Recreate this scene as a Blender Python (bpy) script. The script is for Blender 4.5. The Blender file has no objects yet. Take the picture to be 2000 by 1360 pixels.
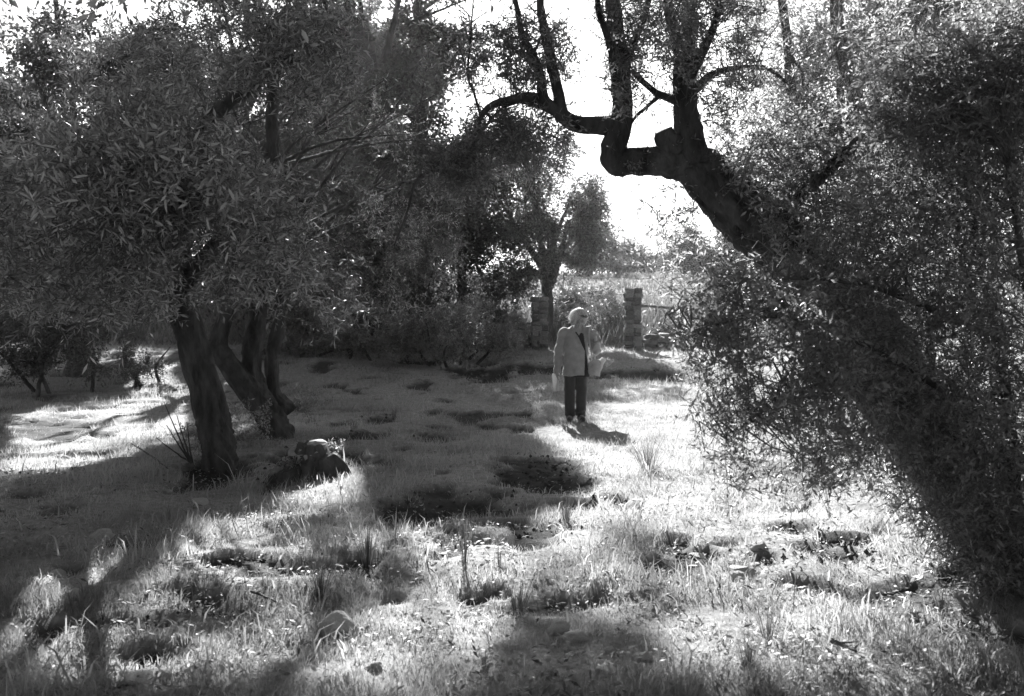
import bpy, bmesh, math
import numpy as np
from mathutils import Vector, Matrix

scene = bpy.context.scene
COL = scene.collection
R = math.radians

# ------------------------------------------------------------------ camera
F, HZ, CH = 1867.0, 615.0, 1.55          # focal length and horizon in 2000x1360 px, eye height
cam_d = bpy.data.cameras.new('camera')
cam = bpy.data.objects.new('camera', cam_d)
COL.objects.link(cam)
cam.location = (0, 0, CH)
cam.rotation_euler = (R(90), 0, 0)
cam_d.sensor_width = 36
cam_d.lens = F * 36 / 2000
cam_d.shift_y = -(680 - HZ) / 2000
cam_d.clip_start = 0.05
cam_d.clip_end = 2000
cam_d.dof.use_dof = True
cam_d.dof.focus_distance = 9.0
cam_d.dof.aperture_fstop = 3.6
scene.camera = cam

# ------------------------------------------------------------------ light
SUN_AZ, SUN_EL = -6.0, 30.0              # degrees left of straight ahead, height
SD = np.array([math.sin(R(SUN_AZ)) * math.cos(R(SUN_EL)), math.cos(R(SUN_AZ)) * math.cos(R(SUN_EL)), math.sin(R(SUN_EL))])
world = bpy.data.worlds.new('World')
scene.world = world
world.use_nodes = True
wn, wl = world.node_tree.nodes, world.node_tree.links
sky = wn.new('ShaderNodeTexSky')
sky.sky_type = 'NISHITA'
sky.sun_disc = False
sky.sun_elevation = R(SUN_EL)
sky.sun_rotation = R(SUN_AZ)
sky.dust_density = 1.0
bw = wn.new('ShaderNodeRGBToBW')         # black and white film
bg = wn['Background']
bg.inputs['Strength'].default_value = 0.05
wl.new(sky.outputs[0], bw.inputs[0])
wl.new(bw.outputs[0], bg.inputs['Color'])
sun_d = bpy.data.lights.new('sun', 'SUN')
sun_d.energy = 5.0
sun_d.angle = R(0.5)
sun = bpy.data.objects.new('sun', sun_d)
COL.objects.link(sun)
sun.rotation_euler = Vector(SD).to_track_quat('Z', 'Y').to_euler()
scene.view_settings.view_transform = 'Standard'
scene.view_settings.look = 'None'
scene.view_settings.gamma = 1
scene.view_settings.use_curve_mapping = False
scene.view_settings.exposure = 1.98
scene.cycles.use_denoising = True
scene.cycles.max_bounces = 8
scene.cycles.diffuse_bounces = 4
scene.cycles.glossy_bounces = 2
scene.cycles.transmission_bounces = 6
scene.cycles.sample_clamp_indirect = 1.5
scene.cycles.sample_clamp_direct = 4

# ------------------------------------------------------------------ noise and terrain
_tabs = {}
def vn(x, y, s=0):
    if s not in _tabs:
        _tabs[s] = np.random.RandomState(1000 + s).rand(256, 256)
    t = _tabs[s]
    x = np.asarray(x, float); y = np.asarray(y, float)
    xi = np.floor(x).astype(int); yi = np.floor(y).astype(int)
    fx = x - xi; fy = y - yi
    fx = fx * fx * (3 - 2 * fx); fy = fy * fy * (3 - 2 * fy)
    a = t[xi & 255, yi & 255]; b = t[(xi + 1) & 255, yi & 255]
    c = t[xi & 255, (yi + 1) & 255]; d = t[(xi + 1) & 255, (yi + 1) & 255]
    return (a * (1 - fx) + b * fx) * (1 - fy) + (c * (1 - fx) + d * fx) * fy
def fbm(x, y, s=0, o=4):
    v = 0; a = 0.5; n = 0
    for k in range(o):
        v = v + a * vn(x * 2 ** k + 17.3 * k, y * 2 ** k + 9.1 * k, s + k); n += a; a *= 0.5
    return v / n
def sstep(a, b, x):
    t = np.clip((x - a) / (b - a), 0, 1)
    return t * t * (3 - 2 * t)
def h0(X, Y):
    X = np.asarray(X, float); Y = np.asarray(Y, float)
    z = 0.62 * sstep(14.5, 26, Y)
    z = z + np.where(Y > 26, 4.0 * (1 - np.exp(-np.maximum(Y - 26, 0) * 0.1175 / 4.0 * 1.35)) , 0) * 1.12
    return z
def px2w(px, py, Y):
    return np.array([(px - 1000) / F * Y, Y, CH + (HZ - py) / F * Y])
def w2px(P):
    return 1000 + F * P[..., 0] / P[..., 1], HZ - F * (P[..., 2] - CH) / P[..., 1]
def gp(px, py):
    """where the line of sight through a photo pixel meets the ground"""
    lo, hi = 1.5, 120.0
    for _ in range(60):
        m = 0.5 * (lo + hi)
        p = px2w(px, py, m)
        if p[2] > h0(p[0], p[1]): lo = m
        else: hi = m
    return px2w(px, py, lo)

# dug-up bare soil, with tussock shade put into its dark colour (photo px centre, half sizes in px)
SOIL_SHADE = [(1390, 1088, 62, 24), (1640, 1085, 105, 26), (1065, 935, 100, 36), (880, 985, 130, 26), (1075, 1042, 70, 14),
        (1190, 975, 34, 12), (1225, 1000, 30, 12), (430, 1195, 110, 24), (270, 1220, 95, 18), (560, 1022, 60, 12), (540, 1112, 70, 16),
        (640, 1245, 46, 16), (1290, 1105, 36, 18), (950, 725, 70, 12), (1060, 720, 60, 10), (1260, 728, 120, 10), (740, 820, 40, 8),
        (600, 905, 90, 30), (420, 920, 90, 22), (690, 860, 60, 8), (860, 860, 50, 7), (1870, 1130, 50, 20), (1560, 1040, 60, 12), (1760, 1045, 60, 14),
        (250, 1060, 60, 16), (950, 740, 40, 8), (100, 930, 70, 9), (820, 700, 60, 6), (1500, 1095, 40, 12), (310, 1285, 80, 14), (470, 1085, 70, 10)]
_soil_shade = []
for (a, b, c, d) in SOIL_SHADE:
    p = gp(a, b); q0 = gp(a, b - d); q1 = gp(a, b + d)
    _soil_shade.append((p[0], 0.5 * (q0[1] + q1[1]), c / F * p[1], max(0.5 * (q0[1] - q1[1]), 0.12)))
def soil_shade_mask(X, Y):
    m = np.zeros_like(np.asarray(X, float))
    wob = (fbm(X * 3.1, Y * 3.1, 40, 4) - 0.5) * 1.6
    for (cx, cy, rx, ry) in _soil_shade:
        d = np.sqrt(((X - cx) / rx) ** 2 + ((Y - cy) / ry) ** 2) + wob
        m = np.maximum(m, 1 - sstep(0.7, 1.1, d))
    sc = fbm(X * 1.7, Y * 1.7, 50, 4)
    sh_ = .045 * ((np.asarray(X) < .3) & (np.asarray(Y) > 9))  # extra dark patches over the clearing, deepening its shade by colour
    m = np.maximum(m, 0.9 * sstep(0.63 - sh_, 0.70 - sh_, sc) * ((np.asarray(Y) < 11.5) | ((np.asarray(X) < .3) & (np.asarray(Y) < 24))))
    return m
def hh(X, Y, soil=None):
    X = np.asarray(X, float); Y = np.asarray(Y, float)
    z = h0(X, Y)
    near = 1 - sstep(40, 90, Y)
    z = z + (fbm(X * 0.45, Y * 0.45, 3, 3) - 0.5) * 0.22 * near * sstep(2, 6, np.abs(Y))
    z = z + (fbm(X * 2.2, Y * 2.2, 7, 3) - 0.5) * 0.10 * near
    if soil is None: soil = soil_shade_mask(X, Y)
    wx = X + .25 * (vn(X * 3.3, Y * 3.3, 30) - .5); wy = Y + .25 * (vn(X * 3.3, Y * 3.3, 31) - .5)
    z = z + soil * ((fbm(wx * 4.1 + wy * 1.3, wy * 4.1 - wx * 1.3, 13, 3) - 0.5) * 0.09 - 0.07)
    z = z + (fbm(X * 0.03, Y * 0.03, 21, 2) - 0.5) * 2.5 * sstep(60, 160, np.abs(Y))
    return z

# ------------------------------------------------------------------ helpers
def prop(o, label=None, cat=None, group=None, kind=None):
    if label: o['label'] = label
    if cat: o['category'] = cat
    if group: o['group'] = group
    if kind: o['kind'] = kind
    return o
def thing(name, label, cat, loc=(0, 0, 0), group=None):
    o = bpy.data.objects.new(name, None)
    COL.objects.link(o)
    o.location = [float(v) for v in loc]
    o.empty_display_size = 0.1
    return prop(o, label, cat, group)
def link(name, me, mat=None, parent=None, kind=None):
    o = bpy.data.objects.new(name, me)
    if mat and len(me.materials) == 0: me.materials.append(mat)
    COL.objects.link(o)
    if parent: o.parent = parent
    if kind: o['kind'] = kind
    return o
def pymesh(name, V, Fc, smooth=True):
    me = bpy.data.meshes.new(name)
    me.from_pydata([tuple(map(float, v)) for v in V], [], [tuple(int(i) for i in f) for f in Fc])
    me.update()
    me.polygons.foreach_set('use_smooth', [smooth] * len(me.polygons))
    return me
def patmesh(name, V, loops, totals, tone=None, smooth=True):
    """n copies of one small polygon pattern as one mesh; V is (n, k, 3)"""
    n, k = V.shape[0], V.shape[1]
    me = bpy.data.meshes.new(name)
    me.vertices.add(n * k)
    me.vertices.foreach_set('co', np.ascontiguousarray(V, np.float32).ravel())
    L = np.array(loops, np.int32)
    li = (np.arange(n, dtype=np.int32)[:, None] * k + L[None, :]).ravel()
    me.loops.add(len(li)); me.loops.foreach_set('vertex_index', li)
    tt = np.array(totals, np.int32)
    starts = np.concatenate([[0], np.cumsum(tt)[:-1]]).astype(np.int32)
    st = (np.arange(n, dtype=np.int32)[:, None] * len(L) + starts[None, :]).ravel()
    me.polygons.add(len(st))
    me.polygons.foreach_set('loop_start', st)
    me.polygons.foreach_set('loop_total', np.tile(tt, n))
    me.update(calc_edges=True)
    me.polygons.foreach_set('use_smooth', np.full(len(st), smooth, bool))
    if tone is not None:
        at = me.attributes.new('tone', 'FLOAT', 'POINT')
        at.data.foreach_set('value', np.repeat(np.asarray(tone, np.float32), k))
    return me
def nrm(v):
    return v / (np.linalg.norm(v, axis=-1, keepdims=True) + 1e-9)
def catmull(P, r, m):
    P = np.asarray(P, float); r = np.asarray(r, float)
    n = len(P)
    if n == 2:
        t = np.linspace(0, 1, m)[:, None]
        return P[0] * (1 - t) + P[1] * t, r[0] * (1 - t[:, 0]) + r[1] * t[:, 0]
    Q = np.vstack([2 * P[0] - P[1], P, 2 * P[-1] - P[-2]]); rr = np.concatenate([[r[0]], r, [r[-1]]])
    out, ro = [], []
    ts = np.linspace(0, n - 1 - 1e-6, m)
    for t in ts:
        i = int(t); f = t - i
        a, b, c, d = Q[i], Q[i + 1], Q[i + 2], Q[i + 3]
        out.append(0.5 * (2 * b + (c - a) * f + (2 * a - 5 * b + 4 * c - d) * f * f + (3 * b - a - 3 * c + d) * f ** 3))
        ro.append(rr[i + 1] * (1 - f) + rr[i + 2] * f)
    return np.array(out), np.array(ro)
def tube(P, r, sides=12, m=None, seed=0, bump=0.12, freq=1.6, wob=0.0, close=True, ridge=0.0):
    if m is None: m = max(6, len(P) * 7)
    C, rr = catmull(P, r, m)
    if wob:
        tt = np.concatenate([[0], np.cumsum(np.linalg.norm(np.diff(C, axis=0), axis=1))]) / max(rr.max(), .02) * .45
        C = C + np.stack([vn(tt, tt * 0 + seed, 60) - .5, vn(tt, tt * 0 + seed, 61) - .5, vn(tt, tt * 0 + seed, 62) - .5], 1) * wob * rr[:, None] * 2
    T = nrm(np.gradient(C, axis=0))
    u = np.cross(T[0], [0.31, 0.87, 0.11]); u /= np.linalg.norm(u)
    V, Fc = [], []
    s = np.concatenate([[0], np.cumsum(np.linalg.norm(np.diff(C, axis=0), axis=1))])
    a = np.linspace(0, 2 * math.pi, sides, endpoint=False)
    for i in range(m):
        u = u - T[i] * np.dot(u, T[i]); u /= np.linalg.norm(u)
        w = np.cross(T[i], u)
        q = s[i] / max(rr.max(), 1e-3)
        nb = vn(np.cos(a) * freq + 20 + seed * 3.7, np.sin(a) * freq + q * 0.55 + 40, 63) + 0.5 * vn(np.cos(a) * freq * 2.6 + 90, np.sin(a) * freq * 2.6 + q * 1.1 + seed, 64) - 0.75
        rad = rr[i] * (1 + bump * 2 * nb)
        if ridge:
            tw = q * .10 + vn(q * .3, seed + 5, 67) * 2
            rg = np.abs(vn(np.cos(a + tw) * 4.2 + 11, np.sin(a + tw) * 4.2 + q * .35 + seed, 65) - .5) * 2
            rg2 = np.abs(vn(np.cos(a + tw) * 9 + 31, np.sin(a + tw) * 9 + q * .9 + seed, 66) - .5) * 2
            rad = rad * (1 + ridge * (rg - .5) + ridge * .5 * (rg2 - .5))
        V.append(C[i] + np.outer(np.cos(a) * rad, u) + np.outer(np.sin(a) * rad, w))
    V = np.vstack(V)
    for i in range(m - 1):
        for k in range(sides):
            k2 = (k + 1) % sides
            Fc.append((i * sides + k, i * sides + k2, (i + 1) * sides + k2, (i + 1) * sides + k))
    if close:
        V = np.vstack([V, C[0], C[-1]])
        n0 = m * sides
        for k in range(sides):
            k2 = (k + 1) % sides
            Fc.append((k2, k, n0)); Fc.append(((m - 1) * sides + k, (m - 1) * sides + k2, n0 + 1))
    return V, Fc, C
def merge(parts):
    V, Fc, n = [], [], 0
    for (v, f) in parts:
        V.append(np.asarray(v)); Fc += [tuple(i + n for i in q) for q in f]; n += len(v)
    return np.vstack(V), Fc
def inpoly(x, y, poly):
    poly = np.asarray(poly, float)
    c = np.zeros(x.shape, bool)
    j = len(poly) - 1
    for i in range(len(poly)):
        xi, yi = poly[i]; xj, yj = poly[j]
        if yi != yj:
            c ^= ((yi > y) != (yj > y)) & (x < (xj - xi) * (y - yi) / (yj - yi) + xi)
        j = i
    return c

# ------------------------------------------------------------------ materials (grey: black and white film)
def mat_base(name):
    m = bpy.data.materials.new(name); m.use_nodes = True
    return m, m.node_tree.nodes, m.node_tree.links
def g(v): return (v, v, v, 1)
def ramp(n, l, src, stops):
    r = n.new('ShaderNodeValToRGB')
    e = r.color_ramp.elements
    while len(e) < len(stops): e.new(0.5)
    for k, (p, v) in enumerate(stops): e[k].position = p; e[k].color = g(v)
    l.new(src, r.inputs[0]); return r.outputs[0]
def leaf_mat(name, top, bot, trans, fac=0.3, rough=0.36, spec=0.5):
    m, n, l = mat_base(name)
    p = n['Principled BSDF']; out = n['Material Output']
    at = n.new('ShaderNodeAttribute'); at.attribute_name = 'tone'
    ct = ramp(n, l, at.outputs['Fac'], [(0, top * 0.4), (1, top * 1.9)])
    cb = ramp(n, l, at.outputs['Fac'], [(0, bot * 0.6), (1, bot * 1.45)])
    ge = n.new('ShaderNodeNewGeometry')
    mx = n.new('ShaderNodeMix'); mx.data_type = 'RGBA'
    l.new(ge.outputs['Backfacing'], mx.inputs[0]); l.new(ct, mx.inputs[6]); l.new(cb, mx.inputs[7])
    l.new(mx.outputs[2], p.inputs['Base Color'])
    p.inputs['Roughness'].default_value = rough
    p.inputs['Specular IOR Level'].default_value = spec
    tr = n.new('ShaderNodeBsdfTranslucent')
    l.new(ramp(n, l, at.outputs['Fac'], [(0, trans * 0.6), (1, trans * 1.5)]), tr.inputs[0])
    ms = n.new('ShaderNodeMixShader'); ms.inputs[0].default_value = fac
    l.new(p.outputs[0], ms.inputs[1]); l.new(tr.outputs[0], ms.inputs[2]); l.new(ms.outputs[0], out.inputs[0])
    return m
def rough_mat(name, lo, hi, scale=8, rough=0.9, bump=0.5, bdist=0.02, stretch=(1, 1, 1), vor=False, detail=8):
    m, n, l = mat_base(name)
    p = n['Principled BSDF']
    tc = n.new('ShaderNodeTexCoord'); mp = n.new('ShaderNodeMapping')
    mp.inputs['Scale'].default_value = stretch
    l.new(tc.outputs['Object'], mp.inputs[0])
    no = n.new('ShaderNodeTexNoise'); no.inputs['Scale'].default_value = scale; no.inputs['Detail'].default_value = detail
    no.inputs['Roughness'].default_value = 0.65
    l.new(mp.outputs[0], no.inputs[0])
    l.new(ramp(n, l, no.outputs[0], [(0.3, lo), (0.72, hi)]), p.inputs['Base Color'])
    p.inputs['Roughness'].default_value = rough
    p.inputs['Specular IOR Level'].default_value = 0.25
    b = n.new('ShaderNodeBump'); b.inputs['Strength'].default_value = bump; b.inputs['Distance'].default_value = bdist
    hsrc = no.outputs[0]
    if vor:
        v = n.new('ShaderNodeTexVoronoi'); v.inputs['Scale'].default_value = scale * 1.4; v.feature = 'DISTANCE_TO_EDGE'
        l.new(mp.outputs[0], v.inputs['Vector'])
        ad = n.new('ShaderNodeMath'); ad.operation = 'ADD'
        l.new(no.outputs[0], ad.inputs[0]); l.new(v.outputs['Distance'], ad.inputs[1]); hsrc = ad.outputs[0]
    l.new(hsrc, b.inputs['Height']); l.new(b.outputs[0], p.inputs['Normal'])
    return m
M_LEAF = leaf_mat('leaf_dark', 0.15, 0.46, 0.12, 0.25)
M_LEAFB = leaf_mat('leaf_bush', 0.026, 0.05, 0.55, 0.40, rough=0.22, spec=0.6)
M_LEAFF = leaf_mat('leaf_far', 0.065, 0.10, 0.11, 0.33, rough=0.42)
M_GRASS = leaf_mat('grass_blade', 0.17, 0.19, 0.40, 0.52, rough=0.5, spec=0.4)
M_DRY = leaf_mat('field_grass', 0.14, 0.14, 0.20, 0.45, rough=0.6, spec=0.3)
M_SCRUB = leaf_mat('scrub_stem', 0.11, 0.11, 0.18, 0.4, rough=0.6)
M_TUFT = leaf_mat('rush_stem', 0.06, 0.06, 0.10, 0.3, rough=0.45)
M_BARK = rough_mat('bark', 0.018, 0.13, 7, 0.92, 0.9, 0.05, (1, 1, 0.32), True)
M_TWIG = rough_mat('twig_bark', 0.07, 0.17, 20, 0.7, 0.2, 0.004)
M_STONE = rough_mat('limestone', 0.30, 0.52, 9, 0.9, 0.6, 0.02)
M_WSTONE = rough_mat('wall_stone', 0.09, 0.25, 4, 0.92, 0.6, 0.02)
_n, _l = M_WSTONE.node_tree.nodes, M_WSTONE.node_tree.links
_oi = _n.new('ShaderNodeObjectInfo'); _mr = _n.new('ShaderNodeMapRange'); _mr.inputs[3].default_value = .45; _mr.inputs[4].default_value = 1.5
_l.new(_oi.outputs['Random'], _mr.inputs[0])
_mu = _n.new('ShaderNodeMix'); _mu.data_type = 'RGBA'; _mu.blend_type = 'MULTIPLY'; _mu.inputs[0].default_value = 1
_src = _n['Principled BSDF'].inputs['Base Color'].links[0].from_socket
_l.new(_src, _mu.inputs[6]); _l.new(_mr.outputs[0], _mu.inputs[7]); _l.new(_mu.outputs[2], _n['Principled BSDF'].inputs['Base Color'])
M_SOIL = rough_mat('clod_soil', 0.03, 0.08, 25, 1.0, 0.6, 0.01)
M_WOOD = rough_mat('weathered_wood', 0.10, 0.26, 12, 0.85, 0.4, 0.006, (1, 1, 0.12))
M_CUT = rough_mat('cut_wood', 0.22, 0.42, 14, 0.8, 0.3, 0.004)
M_WIRE = rough_mat('wire', 0.05, 0.08, 30, 0.5, 0.1, 0.001)

def ground_mat():
    m, n, l = mat_base('turf_soil_shade')
    p = n['Principled BSDF']
    at = n.new('ShaderNodeAttribute'); at.attribute_name = 'soil'
    fd = n.new('ShaderNodeAttribute'); fd.attribute_name = 'field'
    tc = n.new('ShaderNodeTexCoord')
    no = n.new('ShaderNodeTexNoise'); no.inputs['Scale'].default_value = 14; no.inputs['Detail'].default_value = 10; no.inputs['Roughness'].default_value = 0.7
    l.new(tc.outputs['Object'], no.inputs[0])
    n2 = n.new('ShaderNodeTexNoise'); n2.inputs['Scale'].default_value = 0.35; n2.inputs['Detail'].default_value = 6
    l.new(tc.outputs['Object'], n2.inputs[0])
    turf = ramp(n, l, no.outputs[0], [(0.3, 0.14), (0.7, 0.40)])
    soil = ramp(n, l, no.outputs[0], [(0.3, 0.012), (0.7, 0.045)])  # darkened soil tone also carries shade under tussocks and turf edges
    field = ramp(n, l, n2.outputs[0], [(0.3, 0.06), (0.7, 0.16)])
    a = n.new('ShaderNodeMix'); a.data_type = 'RGBA'; b = n.new('ShaderNodeMix'); b.data_type = 'RGBA'
    l.new(fd.outputs['Fac'], a.inputs[0]); l.new(turf, a.inputs[6]); l.new(field, a.inputs[7])
    l.new(at.outputs['Fac'], b.inputs[0]); l.new(a.outputs[2], b.inputs[6]); l.new(soil, b.inputs[7])
    l.new(b.outputs[2], p.inputs['Base Color'])
    p.inputs['Roughness'].default_value = 0.95; p.inputs['Specular IOR Level'].default_value = 0.2
    bp = n.new('ShaderNodeBump'); bp.inputs['Strength'].default_value = 0.7; bp.inputs['Distance'].default_value = 0.03
    l.new(no.outputs[0], bp.inputs['Height']); l.new(bp.outputs[0], p.inputs['Normal'])
    return m

# ------------------------------------------------------------------ ground sheet
def axis(inner0, inner1, step, out0, out1, grow=1.16):
    a = list(np.arange(inner0, inner1, step))
    v, s = a[-1], step
    while v < out1: s *= grow; v += s; a.append(v)
    v, s = a[0], step; b = []
    while v > out0: s *= grow; v -= s; b.append(v)
    return np.array(b[::-1] + a)
xs = axis(-5.5, 5.5, 0.065, -180, 180)
ys = axis(3.2, 17, 0.06, -40, 230, 1.03)
GX, GY = np.meshgrid(xs, ys)
SM = soil_shade_mask(GX, GY)
GZ = hh(GX, GY, SM)
nx, ny = len(xs), len(ys)
me = bpy.data.meshes.new('ground')
me.vertices.add(nx * ny)
me.vertices.foreach_set('co', np.stack([GX, GY, GZ], -1).astype(np.float32).ravel())
ii = (np.arange(ny - 1)[:, None] * nx + np.arange(nx - 1)[None, :]).ravel()
quad = np.stack([ii, ii + 1, ii + nx + 1, ii + nx], 1).astype(np.int32)
me.loops.add(quad.size); me.loops.foreach_set('vertex_index', quad.ravel())
me.polygons.add(len(quad)); me.polygons.foreach_set('loop_start', np.arange(len(quad), dtype=np.int32) * 4)
me.polygons.foreach_set('loop_total', np.full(len(quad), 4, np.int32))
me.update(calc_edges=True)
for nm, arr in (('soil', SM), ('field', sstep(25, 30, GY))):
    at = me.attributes.new(nm, 'FLOAT', 'POINT'); at.data.foreach_set('value', arr.astype(np.float32).ravel())
ground = link('ground', me, ground_mat(), kind='structure')

# ------------------------------------------------------------------ hazy backlit air
def haze_box(dens, aniso):
    x0, x1, y0, y1, z0, z1 = -190, 190, -50, 240, float(GZ.min()) - 1, 34
    V = [(x, y, z) for z in (z0, z1) for y in (y0, y1) for x in (x0, x1)]
    me = pymesh('haze', V, [(0, 2, 3, 1), (4, 5, 7, 6), (0, 1, 5, 4), (2, 6, 7, 3), (0, 4, 6, 2), (1, 3, 7, 5)], False)
    m = bpy.data.materials.new('air'); m.use_nodes = True
    n, l = m.node_tree.nodes, m.node_tree.links
    n.remove(n['Principled BSDF'])
    v = n.new('ShaderNodeVolumePrincipled')
    v.inputs['Color'].default_value = g(.95); v.inputs['Density'].default_value = dens; v.inputs['Anisotropy'].default_value = aniso
    l.new(v.outputs[0], n['Material Output'].inputs['Volume'])
    link('haze', me, m, kind='stuff')
haze_box(0.00045, 0.75)

# ------------------------------------------------------------------ where the sun comes through the canopy
LIT = [  # outlines in photo px of the sunny patches of turf: the crowns have gaps along those rays
    ([(20, 815), (200, 775), (372, 752), (375, 800), (330, 865), (200, 905), (20, 940)], 0.004),
    ([(262, 690), (352, 690), (352, 750), (250, 755)], 0.004),
    ([(640, 872), (730, 900), (700, 965), (640, 1005), (480, 1065), (350, 1095), (290, 1075), (380, 1000), (520, 975), (620, 930)], 0.004),
    ([(1185, 762), (1330, 738), (1480, 725), (1720, 900), (1960, 1170), (2000, 1345), (1500, 1345), (1420, 1200), (1400, 1110), (1270, 1050), (1150, 1020), (1140, 960), (1190, 930), (1250, 900), (1200, 850)], 0.004),
    ([(1030, 822), (1100, 828), (1180, 885), (1290, 960), (1230, 985), (1140, 920), (1060, 855)], 0.004),
    ([(560, 1345), (700, 1200), (820, 1120), (700, 1060), (720, 1020), (900, 1045), (1020, 1050), (1080, 1000), (1160, 1010), (1000, 1130), (960, 1200), (960, 1345)], 0.004),
    ([(40, 1100), (600, 1060), (620, 1200), (560, 1345), (-40, 1345)], -0.48),
    ([(960, 1130), (1280, 1060), (1420, 1110), (1500, 1345), (960, 1345)], -0.66),
]
LITV = [  # sprays of the leaning tree and parts of the thicket that catch the sun: (distance, outline in photo px, leaves kept)
    (5.2, [(1290, 480), (1560, 480), (1700, 760), (1740, 960), (1400, 960), (1290, 720)], .10),
    (6.5, [(1500, 180), (1900, 150), (1960, 520), (1560, 560)], .25),
]
def sun_keep(P, rng, least=0.0):
    """True where a leaf stays; leaves on the rays of a sunny patch are thinned out"""
    t = (P[:, 2] - h0(P[:, 0], P[:, 1])) / SD[2]
    G = P - SD * t[:, None]
    t = (P[:, 2] - h0(G[:, 0], G[:, 1])) / SD[2]
    G = P - SD * t[:, None]
    keep = np.ones(len(P))
    ok = G[:, 1] > 2.5
    gx, gy = w2px(np.where(ok[:, None], G, [0, 10, 0]))
    wob = (vn(G[:, 0] * 2.5, G[:, 1] * 2.5, 71) - 0.5) * 26
    for poly, pr in LIT:
        ins = inpoly(gx + wob, gy + wob * 0.5, poly) & ok & (t > 1.2)
        if pr < 0:      # dappled: holes and clumps
            ins &= vn(G[:, 0] * 2.3 + 3, G[:, 1] * 1.5, 72) > -pr; pr = 0.01
        keep = np.where(ins, np.minimum(keep, pr), keep)
    # the sun also reaches the woman
    s = (P[:, 1] - 14.3) / SD[1]
    Q = P - SD * s[:, None]
    hit = (s > 1) & (np.abs(Q[:, 0] - 0.97) < 0.42) & (Q[:, 2] > 0.5) & (Q[:, 2] < 1.85)
    keep = np.where(hit, np.minimum(keep, 0.01), keep)
    keep = np.maximum(keep, least)
    for (yp, poly, pr) in LITV:
        s = (P[:, 1] - yp) / SD[1]
        Q = P - SD * s[:, None]
        qx, qy = w2px(Q)
        hit = (s > 1.0) & inpoly(qx, qy, poly)
        keep = np.where(hit, np.minimum(keep, pr), keep)
    return rng.rand(len(P)) < keep

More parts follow.
